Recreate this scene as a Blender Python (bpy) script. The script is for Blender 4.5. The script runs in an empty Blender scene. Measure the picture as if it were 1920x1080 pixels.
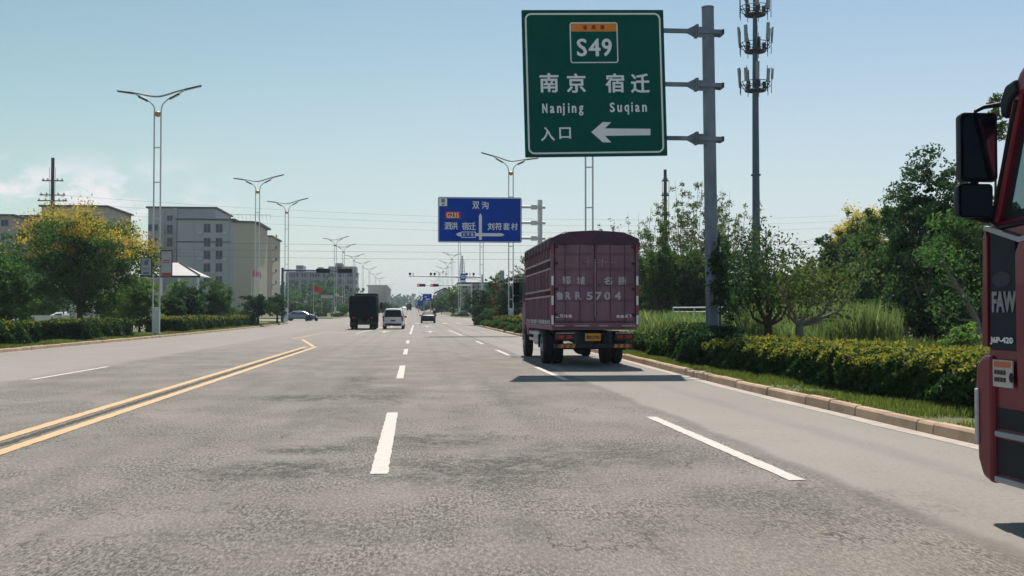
import bpy, bmesh, math, random
import numpy as np
from mathutils import Vector, Matrix
R = math.radians
S = bpy.context.scene
COL = S.collection
# ------------------------------------------------------------------ camera
CAMH, F, YAW, PITCH = 1.45, 2050.0, R(5.13), R(1.37)
cd = bpy.data.cameras.new('camera'); cam = bpy.data.objects.new('camera', cd); COL.objects.link(cam)
cam.location = (0, 0, CAMH); cam.rotation_euler = (R(90) + PITCH, 0, -YAW)
cd.sensor_width = 36; cd.lens = F / 1920 * 36; cd.clip_start = .1; cd.clip_end = 6000
S.camera = cam
# ------------------------------------------------------------------ sky, sun, exposure
SUN_EL, SUN_AZ = R(59), R(8.3)
w = bpy.data.worlds.new('World'); S.world = w; w.use_nodes = True
nt = w.node_tree; N = nt.nodes; L = nt.links; N.clear()
sky = N.new('ShaderNodeTexSky'); sky.sky_type = 'NISHITA'; sky.sun_disc = False
sky.sun_elevation = SUN_EL; sky.sun_rotation = SUN_AZ; sky.air_density = 1.0; sky.dust_density = .6; sky.ozone_density = 1.6
tc = N.new('ShaderNodeTexCoord')
def wrange_x(v, a, b):
    n = N.new('ShaderNodeMapRange'); n.inputs[1].default_value = a; n.inputs[2].default_value = b; L.new(v, n.inputs[0]); return n.outputs[0]
sep = N.new('ShaderNodeSeparateXYZ'); L.new(tc.outputs['Generated'], sep.inputs[0])
tint = N.new('ShaderNodeMix'); tint.data_type = 'RGBA'; tint.blend_type = 'MULTIPLY'; tint.inputs[0].default_value = 1
L.new(sky.outputs[0], tint.inputs[6]); 
tx = N.new('ShaderNodeMix'); tx.data_type = 'RGBA'; L.new(wrange_x(sep.outputs[0], -.4, .6), tx.inputs[0]); tx.inputs[6].default_value = (.82, .95, .76, 1); tx.inputs[7].default_value = (.95, .99, .94, 1); L.new(tx.outputs[2], tint.inputs[7])
# a little more blue to the north-east side, tealer to the west (thin high veil)
# fair-weather clouds low on the western horizon
mp = N.new('ShaderNodeMapping'); mp.inputs['Scale'].default_value = (5.5, 5.5, 11); L.new(tc.outputs['Generated'], mp.inputs[0])
cn = N.new('ShaderNodeTexNoise'); cn.inputs['Scale'].default_value = 2.4; cn.inputs['Detail'].default_value = 7; cn.inputs['Roughness'].default_value = .55
L.new(mp.outputs[0], cn.inputs['Vector'])
def wmath(op, a, b=None, c=None, clamp=False):
    n = N.new('ShaderNodeMath'); n.operation = op; n.use_clamp = clamp
    for i, v in enumerate((a, b, c)):
        if v is None: continue
        if isinstance(v, (int, float)): n.inputs[i].default_value = v
        else: L.new(v, n.inputs[i])
    return n.outputs[0]
def wrange(v, a, b):
    n = N.new('ShaderNodeMapRange'); n.interpolation_type = 'SMOOTHSTEP'; n.inputs[1].default_value = a; n.inputs[2].default_value = b
    L.new(v, n.inputs[0]); return n.outputs[0]
elev = wmath('MULTIPLY', wrange(sep.outputs[2], .02, .05), wrange(sep.outputs[2], .145, .10))
west = wrange(sep.outputs[0], -.12, -.27)
cm = wmath('MULTIPLY', wmath('MULTIPLY', wrange(cn.outputs['Fac'], .48, .60), elev), west)
veil = wmath('MULTIPLY', wmath('MULTIPLY', wmath('POWER', wrange_x(sep.outputs[2], .36, .0), 1.7), .95), wmath('MULTIPLY_ADD', wrange_x(sep.outputs[0], -.38, .05), .42, .58))
m0 = N.new('ShaderNodeMix'); m0.data_type = 'RGBA'; L.new(veil, m0.inputs[0]); L.new(tint.outputs[2], m0.inputs[6]); m0.inputs[7].default_value = (6.3, 6.5, 6.75, 1)
m1 = N.new('ShaderNodeMix'); m1.data_type = 'RGBA'; L.new(wmath('MULTIPLY', cm, .95), m1.inputs[0]); L.new(m0.outputs[2], m1.inputs[6]); m1.inputs[7].default_value = (8.2, 7.9, 8.1, 1)
bg = N.new('ShaderNodeBackground'); L.new(m1.outputs[2], bg.inputs[0]); bg.inputs[1].default_value = .085
ow = N.new('ShaderNodeOutputWorld'); L.new(bg.outputs[0], ow.inputs[0])
sd = bpy.data.lights.new('sun', 'SUN'); sd.energy = 4.3; sd.angle = R(.5); sd.color = (1, .90, .78)
sun = bpy.data.objects.new('sun', sd); COL.objects.link(sun)
sdir = Vector((math.sin(SUN_AZ) * math.cos(SUN_EL), math.cos(SUN_AZ) * math.cos(SUN_EL), math.sin(SUN_EL)))
sun.rotation_euler = sdir.to_track_quat('Z', 'Y').to_euler(); sun.location = (0, 0, 60)
S.view_settings.view_transform = 'Standard'; S.view_settings.look = 'None'; S.view_settings.gamma = 1
S.view_settings.exposure = .42

# ------------------------------------------------------------------ where things stand
def gz(Y):
    if Y < 50: return 0.
    if Y < 170: return .009 * (Y - 50) ** 2 / 240
    return .54 + .009 * (min(Y, 1000) - 170)
def ray(px, py):
    a = (px - 960) / F; b = (540 - py) / F
    fy = math.cos(PITCH) - b * math.sin(PITCH); z = math.sin(PITCH) + b * math.cos(PITCH)
    return (a * math.cos(YAW) + fy * math.sin(YAW), -a * math.sin(YAW) + fy * math.cos(YAW), z)
def at(px, py, Y):
    r = ray(px, py); t = Y / r[1]; return Vector((r[0] * t, Y, CAMH + r[2] * t))
def ppm(px, Y):
    a = at(px, 560, Y); return F / (a.y * math.cos(YAW) + a.x * math.sin(YAW))

# ------------------------------------------------------------------ materials
M = {}
def mat(name, col, rough=.6, metal=0., var=.12, scale=6., bump=0., spec=.5, col2=None, detail=5, emit=None, coat=0., stretch=None, bscale=None, alpha=None, trans=0.):
    if name in M: return M[name]
    m = bpy.data.materials.new(name); m.use_nodes = True; t = m.node_tree; n = t.nodes; l = t.links
    b = n['Principled BSDF']; b.inputs['Roughness'].default_value = rough; b.inputs['Metallic'].default_value = metal
    b.inputs['Specular IOR Level'].default_value = spec; b.inputs['Coat Weight'].default_value = coat
    b.inputs['Transmission Weight'].default_value = trans
    tcn = n.new('ShaderNodeTexCoord'); mpn = n.new('ShaderNodeMapping'); l.new(tcn.outputs['Object'], mpn.inputs[0])
    if stretch: mpn.inputs['Scale'].default_value = stretch
    no = n.new('ShaderNodeTexNoise'); no.inputs['Scale'].default_value = scale; no.inputs['Detail'].default_value = detail; no.inputs['Roughness'].default_value = .6
    l.new(mpn.outputs[0], no.inputs['Vector'])
    mx = n.new('ShaderNodeMix'); mx.data_type = 'RGBA'
    mr = n.new('ShaderNodeMapRange'); mr.inputs[1].default_value = .3; mr.inputs[2].default_value = .7; l.new(no.outputs['Fac'], mr.inputs[0]); l.new(mr.outputs[0], mx.inputs[0])
    c2 = col2 or tuple(min(1, c * (1 + var)) for c in col); c1 = col if col2 else tuple(c * (1 - var) for c in col)
    mx.inputs[6].default_value = (*c1, 1); mx.inputs[7].default_value = (*c2, 1); l.new(mx.outputs[2], b.inputs['Base Color'])
    if bump:
        nb = no
        if bscale:
            nb = n.new('ShaderNodeTexNoise'); nb.inputs['Scale'].default_value = bscale; nb.inputs['Detail'].default_value = 6; l.new(mpn.outputs[0], nb.inputs['Vector'])
        bp = n.new('ShaderNodeBump'); bp.inputs['Strength'].default_value = bump; bp.inputs['Distance'].default_value = .02
        l.new(nb.outputs['Fac'], bp.inputs['Height']); l.new(bp.outputs[0], b.inputs['Normal'])
    if emit: b.inputs['Emission Color'].default_value = (*emit[:3], 1); b.inputs['Emission Strength'].default_value = emit[3]
    M[name] = m; return m
def leafmat(name, ca, cb, trans=.35, tcol=None, rough=.45):
    m = bpy.data.materials.new(name); m.use_nodes = True; t = m.node_tree; n = t.nodes; l = t.links
    b = n['Principled BSDF']; b.inputs['Roughness'].default_value = .6; b.inputs['Specular IOR Level'].default_value = .14
    g = n.new('ShaderNodeNewGeometry'); ramp = n.new('ShaderNodeValToRGB')
    ramp.color_ramp.elements[0].color = (*ca, 1); ramp.color_ramp.elements[1].color = (*cb, 1)
    no = n.new('ShaderNodeTexNoise'); no.inputs['Scale'].default_value = .9; no.inputs['Detail'].default_value = 2; l.new(g.outputs['Position'], no.inputs['Vector'])
    ad = n.new('ShaderNodeMath'); ad.operation = 'MULTIPLY_ADD'; l.new(g.outputs['Random Per Island'], ad.inputs[0]); ad.inputs[1].default_value = .6
    s2 = n.new('ShaderNodeMath'); s2.operation = 'MULTIPLY_ADD'; l.new(no.outputs['Fac'], s2.inputs[0]); s2.inputs[1].default_value = 1.4; s2.inputs[2].default_value = -.5
    l.new(s2.outputs[0], ad.inputs[2]); l.new(ad.outputs[0], ramp.inputs[0]); l.new(ramp.outputs[0], b.inputs['Base Color'])
    tr = n.new('ShaderNodeBsdfTranslucent'); tm = n.new('ShaderNodeMix'); tm.data_type = 'RGBA'; tm.blend_type = 'MULTIPLY'; tm.inputs[0].default_value = 1
    l.new(ramp.outputs[0], tm.inputs[6]); tm.inputs[7].default_value = (*(tcol or (1.8, 2.25, 1.15)), 1); l.new(tm.outputs[2], tr.inputs[0])
    ms = n.new('ShaderNodeMixShader'); ms.inputs[0].default_value = trans; l.new(b.outputs[0], ms.inputs[1]); l.new(tr.outputs[0], ms.inputs[2])
    l.new(ms.outputs[0], n['Material Output'].inputs['Surface']); M[name] = m; return m
def glassmat(name, col, tr=.5):
    m = bpy.data.materials.new(name); m.use_nodes = True; t = m.node_tree; n = t.nodes; l = t.links
    b = n['Principled BSDF']; b.inputs['Base Color'].default_value = (*col, 1); b.inputs['Roughness'].default_value = .04; b.inputs['Specular IOR Level'].default_value = .8
    tp = n.new('ShaderNodeBsdfTransparent'); tp.inputs[0].default_value = (.75, .85, .85, 1)
    ms = n.new('ShaderNodeMixShader'); ms.inputs[0].default_value = tr; l.new(b.outputs[0], ms.inputs[1]); l.new(tp.outputs[0], ms.inputs[2])
    l.new(ms.outputs[0], n['Material Output'].inputs['Surface']); M[name] = m; return m

steel = mat('galvanised_steel', (.3, .32, .35), .5, .2, .15, 3, .1)
white_steel = mat('white_painted_steel', (.6, .62, .62), .45, 0, .1, 2)
pole_grey = mat('grey_painted_pole', (.17, .205, .26), .6, 0, .3, 1.4, .1, stretch=(2, 2, .6), spec=.3)
tower_grey = mat('tower_grey', (.07, .105, .16), .6, 0, .15, .8, stretch=(1, 1, .3), spec=.25)
dark_steel = mat('dark_steel', (.03, .035, .045), .6, .1, .2, 5, spec=.25)
black_plastic = mat('black_plastic', (.009, .012, .02), .55, 0, .25, 8, spec=.2)
rubber = mat('rubber', (.012, .013, .016), .9, 0, .3, 12, .3)
chrome = mat('polished_metal', (.6, .6, .62), .2, .9, .1, 4)
silver_paint = mat('silver_paint', (.5, .52, .54), .35, .4, .08, 4)
green_board = mat('green_sign_face', (.0008, .085, .062), .6, 0, .10, 1.2, spec=.08)
blue_board = mat('blue_sign_face', (.0, .052, .40), .6, 0, .08, .9, spec=.08)
refl_white = mat('reflective_white', (.8, .82, .83), .5, 0, .05, 3)
orange_face = mat('orange_sign_face', (.75, .22, .015), .5, 0, .06, 4)
dred = mat('dark_red_letters', (.18, .02, .01), .6)
red_face = mat('red_sign_face', (.5, .01, .02), .5, 0, .06, 4)
cream_text = mat('cream_letters', (.85, .75, .55), .5)
alu_back = mat('aluminium', (.45, .46, .47), .5, .4, .1, 3)
bulb_gold = mat('amber_casing', (.45, .25, .06), .4, .2)
led_face = mat('lamp_lens', (.55, .56, .55), .3)
bark = mat('bark', (.07, .055, .045), .9, 0, .4, 9, .8, stretch=(3, 3, .7))
pale_bark = mat('pale_bark', (.2, .17, .15), .85, 0, .3, 9, .6, stretch=(3, 3, .7))
glass_dark = mat('dark_glass', (.02, .028, .038), .5, spec=.04)
glass_clear = glassmat('window_glass', (.05, .07, .08), .72)
mirror_m = mat('mirror_glass', (.10, .125, .17), .04, .95, .02, 2)
tail_red = mat('tail_lamp_red', (.22, .005, .01), .2, 0, .1, 9, emit=(1, .03, .03, .02))
plate_yellow = mat('yellow_plate', (.7, .3, .02), .5)
plate_blue = mat('blue_plate', (.02, .08, .35), .5)
white_paint = mat('white_car_paint', (.72, .73, .73), .22, 0, .04, 2, coat=.4)
blue_grey_paint = mat('blue_grey_car_paint', (.15, .2, .27), .22, .3, .06, 2, coat=.5)
dark_paint = mat('black_car_paint', (.01, .012, .02), .4, 0, .1, 2, spec=.25)
pave_stone = mat('kerb_stone', (.44, .32, .225), .85, 0, .25, 1.7, .4, bscale=40)
gutter_m = mat('gutter_concrete', (.4, .35, .32), .85, 0, .2, 4, .3, bscale=40)
L_green = leafmat('leaf_green', (.03, .066, .032), (.08, .138, .052), .38)
L_dark = leafmat('leaf_dark_green', (.014, .04, .028), (.045, .085, .035), .3)
L_bright = leafmat('leaf_bright_green', (.055, .105, .038), (.14, .2, .07), .42)
L_yellow = leafmat('blossom_yellow', (.42, .34, .06), (.68, .57, .13), .4, (1.1, 1, .6))
L_pale = leafmat('blossom_pale_yellow', (.6, .52, .13), (.8, .72, .27), .4, (1.1, 1, .7))
L_hedge = leafmat('leaf_hedge', (.014, .04, .02), (.045, .085, .028), .28)
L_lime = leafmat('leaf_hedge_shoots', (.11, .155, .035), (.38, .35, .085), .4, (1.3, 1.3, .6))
L_red = leafmat('leaf_russet', (.09, .05, .035), (.16, .09, .055), .3, (1.5, 1, .7))
L_olive = leafmat('leaf_olive', (.045, .065, .028), (.11, .13, .045), .35)
L_grass = leafmat('grass_blade', (.07, .10, .035), (.18, .205, .075), .42, (1.5, 1.7, .8))
L_reed = leafmat('reed_blade', (.09, .14, .06), (.24, .30, .13), .5, (1.3, 1.45, 1))
twig_core = mat('hedge_twigs', (.012, .02, .012), .95, 0, .4, 7, .6)

# ------------------------------------------------------------------ mesh helpers
class MB:
    def __init__(s, T=None): s.v = []; s.f = []; s.T = T or Matrix.Identity(4)
    def add(s, vs, fs):
        k = len(s.v); s.v += [s.T @ Vector(v) for v in vs]; s.f += [tuple(i + k for i in f) for f in fs]; return s
    def box(s, x0, x1, y0, y1, z0, z1, b=0.):
        if b <= 0:
            return s.add([(x0,y0,z0),(x1,y0,z0),(x1,y1,z0),(x0,y1,z0),(x0,y0,z1),(x1,y0,z1),(x1,y1,z1),(x0,y1,z1)],
                         [(0,3,2,1),(4,5,6,7),(0,1,5,4),(1,2,6,5),(2,3,7,6),(3,0,4,7)])
        bm = bmesh.new(); bmesh.ops.create_cube(bm, size=1)
        for v in bm.verts: v.co = Vector(((x0+x1)/2 + v.co.x*(x1-x0), (y0+y1)/2 + v.co.y*(y1-y0), (z0+z1)/2 + v.co.z*(z1-z0)))
        bmesh.ops.bevel(bm, geom=bm.edges[:], offset=b, segments=2, profile=.5, affect='EDGES')
        bm.verts.index_update(); s.add([v.co[:] for v in bm.verts], [[v.index for v in f.verts] for f in bm.faces]); bm.free(); return s
    def tube(s, pts, rad, n=8, caps=True):
        pts = [Vector(p) for p in pts]; m = len(pts); rad = rad if isinstance(rad, (list, tuple)) else [rad] * m
        vs = []; fs = []
        for i, p in enumerate(pts):
            d = (pts[min(i+1, m-1)] - pts[max(i-1, 0)]).normalized(); a = Vector((0, 1, 0)) if abs(d.y) < .8 else Vector((1, 0, 0))
            u = d.cross(a).normalized(); v = d.cross(u)
            for k in range(n):
                t = 2 * math.pi * k / n; vs.append(p + rad[i] * (math.cos(t) * u + math.sin(t) * v))
        for i in range(m - 1):
            for k in range(n): fs.append((i*n+k, i*n+(k+1) % n, (i+1)*n+(k+1) % n, (i+1)*n+k))
        if caps: fs.append(tuple(range(n))[::-1]); fs.append(tuple((m-1)*n+k for k in range(n)))
        return s.add(vs, fs)
    def prism(s, pts, lo, hi, axis='y'):   # polygon in the plane across axis
        n = len(pts)
        P = {'y': lambda a, b, c: (a, c, b), 'x': lambda a, b, c: (c, a, b), 'z': lambda a, b, c: (a, b, c)}[axis]
        vs = [P(a, b, lo) for a, b in pts] + [P(a, b, hi) for a, b in pts]
        return s.add(vs, [tuple(range(n))[::-1], tuple(range(n, 2*n))] + [(i, (i+1) % n, n+(i+1) % n, n+i) for i in range(n)])
    def lathe(s, prof, c=(0,0,0), n=16, axis='z'):
        vs = []; fs = []
        for r, h in prof:
            for k in range(n):
                t = 2*math.pi*k/n; a, b = r*math.cos(t), r*math.sin(t)
                q = (a, b, h) if axis == 'z' else ((h, a, b) if axis == 'x' else (a, h, b))
                vs.append((c[0]+q[0], c[1]+q[1], c[2]+q[2]))
        for i in range(len(prof)-1):
            for k in range(n): fs.append((i*n+k, i*n+(k+1) % n, (i+1)*n+(k+1) % n, (i+1)*n+k))
        fs.append(tuple(range(n))[::-1]); fs.append(tuple((len(prof)-1)*n+k for k in range(n)))
        return s.add(vs, fs)
    def loft(s, rings, close=True, caps=True):
        n = len(rings[0]); vs = [p for r in rings for p in r]; fs = []
        for i in range(len(rings)-1):
            for k in range(n if close else n-1): fs.append((i*n+k, i*n+(k+1) % n, (i+1)*n+(k+1) % n, (i+1)*n+k))
        if caps: fs.append(tuple(range(n))[::-1]); fs.append(tuple((len(rings)-1)*n+k for k in range(n)))
        return s.add(vs, fs)
    def build(s, name, m, parent=None, smooth=False, bevel=0.):
        me = bpy.data.meshes.new(name); me.from_pydata([tuple(v) for v in s.v], [], s.f); me.update()
        bm = bmesh.new(); bm.from_mesh(me); bmesh.ops.recalc_face_normals(bm, faces=bm.faces); bm.to_mesh(me); bm.free()
        o = bpy.data.objects.new(name, me); COL.objects.link(o); me.materials.append(m)
        if parent: o.parent = parent
        if smooth:
            me.polygons.foreach_set('use_smooth', [True]*len(me.polygons))
            try: me.set_sharp_from_angle(angle=R(38))
            except Exception: pass
        if bevel:
            bv = o.modifiers.new('bevel', 'BEVEL'); bv.width = bevel; bv.segments = 2; bv.limit_method = 'ANGLE'
        return o
def thing(name, label, cat, loc=(0,0,0), rz=0, group=None):
    o = bpy.data.objects.new(name, None); COL.objects.link(o); o.location = loc; o.rotation_euler = (0, 0, rz); o.empty_display_size = .3
    o['label'] = label; o['category'] = cat
    if group: o['group'] = group
    return o
def tag(o, label, cat, group=None):
    o['label'] = label; o['category'] = cat
    if group: o['group'] = group
    return o
def dup(root, loc, rz=0, label=None, group=None, scale=None):
    def cp(o, par):
        c = o.copy(); COL.objects.link(c); c.parent = par
        for ch in o.children: cp(ch, c)
        return c
    kids = list(root.children); r = root.copy(); COL.objects.link(r)
    for k in kids: cp(k, r)
    r.location = loc; r.rotation_euler = (0, 0, rz)
    if scale: r.scale = scale
    if label: r['label'] = label
    if group: r['group'] = group
    return r
def text_into(mb, body, cx, cz, wd, ht, y=0., bold=.0, xf=None):
    """one line of writing, fitted to width wd and height ht, centre (cx,cz) in the xz plane facing -y"""
    cu = bpy.data.curves.new('t', 'FONT'); cu.body = body; cu.resolution_u = 3
    o = bpy.data.objects.new('t', cu); COL.objects.link(o)
    me = bpy.data.meshes.new_from_object(o.evaluated_get(bpy.context.evaluated_depsgraph_get()))
    bpy.data.objects.remove(o); bpy.data.curves.remove(cu)
    P = np.empty(len(me.vertices)*3); me.vertices.foreach_get('co', P); P = P.reshape(-1, 3)
    fs = [tuple(p.vertices) for p in me.polygons]; bpy.data.meshes.remove(me)
    if len(P) == 0: return
    lo, hi = P.min(0), P.max(0); sx = wd/(hi[0]-lo[0]); sz = ht/(hi[1]-lo[1])
    offs = [(0, 0)] if not bold else [(0, 0), (bold, 0), (-bold, 0), (0, bold*.8), (0, -bold*.8), (bold*.7, bold*.6), (-bold*.7, -bold*.6), (bold*.7, -bold*.6), (-bold*.7, bold*.6)]
    for j, (dx, dz) in enumerate(offs):
        vs = [((p[0]-(lo[0]+hi[0])/2)*sx+cx+dx, y - .0006*j, (p[1]-(lo[1]+hi[1])/2)*sz+cz+dz) for p in P]
        if xf: vs = [xf(v) for v in vs]
        mb.add(vs, fs)
def rrect(x0, x1, z0, z1, r, n=5):
    pts = []
    for cx, cz, a0 in ((x1-r, z1-r, 0), (x0+r, z1-r, 90), (x0+r, z0+r, 180), (x1-r, z0+r, 270)):
        for k in range(n+1):
            t = R(a0 + 90*k/n); pts.append((cx + r*math.cos(t), cz + r*math.sin(t)))
    return pts
def ringband(mb, x0, x1, z0, z1, r, t, y):
    a = rrect(x0, x1, z0, z1, r); b = rrect(x0+t, x1-t, z0+t, z1-t, max(r-t, .005)); n = len(a)
    mb.add([(p[0], y, p[1]) for p in a] + [(p[0], y, p[1]) for p in b], [(i, (i+1) % n, n+(i+1) % n, n+i) for i in range(n)])

# fast leaf meshes
def leaf_obj(name, C, size, m, parent=None, asp=.5, rs=None, up=.0, flop=.35, jit=.35):
    rs = rs or np.random.RandomState(1); n = len(C)
    d = rs.normal(size=(n, 3)); d[:, 2] += up; d /= np.linalg.norm(d, axis=1)[:, None]
    q = rs.normal(size=(n, 3)); q[:, 2] *= .6; wv = np.cross(d, q); wv /= np.linalg.norm(wv, axis=1)[:, None] + 1e-9
    nn = np.cross(d, wv); sz = size * (1 + jit * rs.uniform(-1, 1, n))[:, None]
    a = C - d*sz*.5; b = C + wv*sz*asp*.5 + nn*sz*flop*.2; c = C + d*sz*.5; e = C - wv*sz*asp*.5 + nn*sz*flop*.2
    V = np.stack([a, b, c, e], 1).reshape(-1, 3).astype(np.float32)
    return quads(name, V, m, parent)
def quads(name, V, m, parent=None):
    nq = len(V)//4; me = bpy.data.meshes.new(name); me.vertices.add(len(V)); me.vertices.foreach_set('co', V.ravel())
    me.loops.add(nq*4); me.loops.foreach_set('vertex_index', np.arange(nq*4, dtype=np.int32))
    me.polygons.add(nq); me.polygons.foreach_set('loop_start', np.arange(0, nq*4, 4, dtype=np.int32)); me.polygons.foreach_set('loop_total', np.full(nq, 4, np.int32))
    me.update(calc_edges=True); me.materials.append(m)
    o = bpy.data.objects.new(name, me); COL.objects.link(o)
    if parent: o.parent = parent
    return o
def blades(name, X, Y, Z, H, m, wd=.012, lean=.35, rs=None, parent=None):
    rs = rs or np.random.RandomState(3); n = len(X); t = rs.uniform(0, 6.283, n); u = np.stack([np.cos(t), np.sin(t), 0*t], 1)
    k = rs.uniform(0, 6.283, n); ld = np.stack([np.cos(k), np.sin(k), 0*k], 1) * (H*lean*rs.uniform(.2, 1, n))[:, None]
    B = np.stack([X, Y, Z], 1); up = np.stack([0*H, 0*H, H], 1); ww = (wd*rs.uniform(.6, 1.3, n))[:, None]
    a = B - u*ww; b = B + u*ww; mid = B + up*.6 + ld*.35; c = mid + u*ww*.8; c2 = mid - u*ww*.8; tip = B + up + ld
    V = np.stack([a, b, c, c2, c2, c, tip + u*ww*.12, tip - u*ww*.12], 1).reshape(-1, 3).astype(np.float32)
    return quads(name, V, m, parent)

# ------------------------------------------------------------------ ground, road, kerbs
def interp(tab):
    xs = [a for a, b in tab]; ys = [b for a, b in tab]
    return lambda Y: float(np.interp(Y, xs, ys))
kerbR = interp([(-30, 7.2), (8, 6.35), (12, 6.22), (20, 6.25), (26, 6.42), (35, 6.75), (95, 6.8), (112, 6.7), (117, 7.2), (120, 8.6), (122, 11.5), (123, 400)])
kerbL = interp([(-30, -15.4), (136, -15.3), (141, -15.9), (144, -17.5), (146, -21), (147, -400)])
kerbR2 = interp([(200, 400), (201, 13), (204, 9), (209, 7.6), (1000, 7.6)])
kerbL2 = interp([(181, -400), (182, -17), (185, -13.6), (192, -12.6), (1000, -12.6)])
def struct(o): o['kind'] = 'structure'; return o
def sheet(name, xa, xb, Ys, dz, m, nx=1):
    mb = MB(); vs = []; fs = []
    for Y in Ys:
        a, b = xa(Y), xb(Y)
        for k in range(nx+1): vs.append((a + (b-a)*k/nx, Y, gz(Y)+dz))
    for i in range(len(Ys)-1):
        for k in range(nx): j = i*(nx+1)+k; fs.append((j, j+1, j+nx+2, j+nx+1))
    mb.add(vs, fs); return struct(mb.build(name, m))
def yr(a, b, st):
    n = max(1, int(round((b-a)/st))); return [a + (b-a)*i/n for i in range(n+1)]

def road_material():
    m = bpy.data.materials.new('asphalt'); m.use_nodes = True; t = m.node_tree; n = t.nodes; l = t.links; b = n['Principled BSDF']
    b.inputs['Roughness'].default_value = .82; b.inputs['Specular IOR Level'].default_value = .35
    g = n.new('ShaderNodeNewGeometry'); P = g.outputs['Position']; sp = n.new('ShaderNodeSeparateXYZ'); l.new(P, sp.inputs[0])
    def mth(op, a, bb=None, c=None, cl=False):
        k = n.new('ShaderNodeMath'); k.operation = op; k.use_clamp = cl
        for i, v in enumerate((a, bb, c)):
            if v is None: continue
            if isinstance(v, (int, float)): k.inputs[i].default_value = v
            else: l.new(v, k.inputs[i])
        return k.outputs[0]
    def rng(v, a, bb, lo=0., hi=1., sm=True):
        k = n.new('ShaderNodeMapRange'); k.interpolation_type = 'SMOOTHSTEP' if sm else 'LINEAR'
        for i, q in enumerate((a, bb, lo, hi)): k.inputs[i+1].default_value = q
        l.new(v, k.inputs[0]); return k.outputs[0]
    def noise(sc, det=4, st=(1, 1, 1), ro=.6, off=(0, 0, 0)):
        mpn = n.new('ShaderNodeMapping'); mpn.inputs['Scale'].default_value = st; mpn.inputs['Location'].default_value = off; l.new(P, mpn.inputs[0])
        k = n.new('ShaderNodeTexNoise'); k.inputs['Scale'].default_value = sc; k.inputs['Detail'].default_value = det; k.inputs['Roughness'].default_value = ro
        l.new(mpn.outputs[0], k.inputs['Vector']); return k.outputs['Fac']
    def mix(f, a, bb, mode='MIX'):
        k = n.new('ShaderNodeMix'); k.data_type = 'RGBA'; k.blend_type = mode
        if isinstance(f, (int, float)): k.inputs[0].default_value = f
        else: l.new(f, k.inputs[0])
        for i, v in ((6, a), (7, bb)):
            if isinstance(v, tuple): k.inputs[i].default_value = (*v, 1)
            else: l.new(v, k.inputs[i])
        return k.outputs[2]
    X, Y = sp.outputs[0], sp.outputs[1]
    old = mix(rng(noise(.35, 5), .3, .7), (.185, .173, .158), (.25, .235, .215))
    old = mix(mth('MULTIPLY', rng(noise(.7, 5, (1.6, .12, 1)), .45, .75), .4), old, (.125, .12, .112))     # worn wheel tracks along the lane
    new = mix(rng(noise(.22, 4, (1, .3, 1)), .3, .7), (.235, .222, .205), (.27, .255, .236))
    jx = mth('MULTIPLY_ADD', noise(.5, 4), .5, -.25)
    Xj = mth('ADD', X, jx)
    isnew = mth('MAXIMUM', rng(Xj, 3.45, 3.7), mth('MAXIMUM', rng(Xj, -8.2, -9.0), rng(Y, 26, 75, 0, .8)))
    col = mix(isnew, old, new)
    seam = mth('MULTIPLY', rng(mth('ABSOLUTE', mth('SUBTRACT', Xj, 3.62)), .17, .02), .45)
    col = mix(seam, col, (.07, .068, .065))
    trk = None                                                            # tyre-polished tracks and the oil line between them
    for xc, hw in ((.75, .28), (2.35, .28), (1.55, .16), (-1.6, .28), (-3.2, .28), (-2.4, .16), (5.0, .3)):
        k = rng(mth('ABSOLUTE', mth('SUBTRACT', mth('ADD', X, mth('MULTIPLY', jx, .6)), xc)), hw, .02); trk = k if trk is None else mth('ADD', trk, k)
    col = mix(mth('MULTIPLY', mth('MULTIPLY', trk, rng(noise(.6, 6, (1, .2, 1), .7, (5, 5, 0)), .35, .65)), .34), col, (.10, .097, .092))
    # stone speckle, coarser where the old surface has lost its fines
    sp1 = noise(75, 2, (1, .75, 1), .7); sp2 = noise(42, 3, (1, .3, 1), .8); sp3 = noise(15, 5, (1, .4, 1), .8, (2, 4, 0))
    grain = mth('SUBTRACT', 1, mth('MULTIPLY', isnew, .8))
    pch = rng(noise(.9, 4, (1, .6, 1), .6, (3, 9, 0)), .38, .62, .35, 1.)
    dk = mth('MULTIPLY', rng(sp1, .50, .30), mth('MULTIPLY', grain, .8))
    lt = mth('MULTIPLY', rng(sp1, .55, .75), mth('MULTIPLY', grain, .5))
    dk2 = mth('MULTIPLY', mth('MULTIPLY', rng(sp2, .54, .42), grain), pch); lt2 = mth('MULTIPLY', rng(sp2, .54, .68), mth('MULTIPLY', grain, .45))
    col = mix(dk, col, (.04, .04, .038)); col = mix(lt, col, (.36, .345, .32)); dk3 = mth('MULTIPLY', mth('MULTIPLY', rng(sp3, .47, .36), mth('MULTIPLY', grain, .75)), pch); col = mix(dk3, col, (.05, .049, .044)); col = mix(lt2, col, (.36, .345, .32)); col = mix(dk2, col, (.06, .058, .05))
    # damp-dark and tarry patches
    tot = None
    for cx, cy, rx, ry, st in ((-1.25, 10.4, .8, .8, 1), (-1.1, 11.9, .6, .5, .9), (.55, 10.2, 1.2, 1.3, .85), (.2, 12.6, 1.0, .9, .8), (-1.9, 19.3, 1.1, .9, 1), (-.5, 19.6, .6, 2.4, .8), (2.0, 11.3, 1.3, 1.4, .6), (-1.2, 23, .4, 5, .6), (1.6, 20, .5, 6, .4), (.3, 7.4, 2.4, .5, .35), (3.1, 8.2, 1.2, 1.0, .4), (-1.2, 15.8, .6, 3.0, .4), (-8.4, 20.4, .9, .35, .7), (-1.1, 24.6, .5, .9, .5)):
        dx = mth('DIVIDE', mth('SUBTRACT', X, cx), rx); dy = mth('DIVIDE', mth('SUBTRACT', Y, cy), ry)
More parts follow.
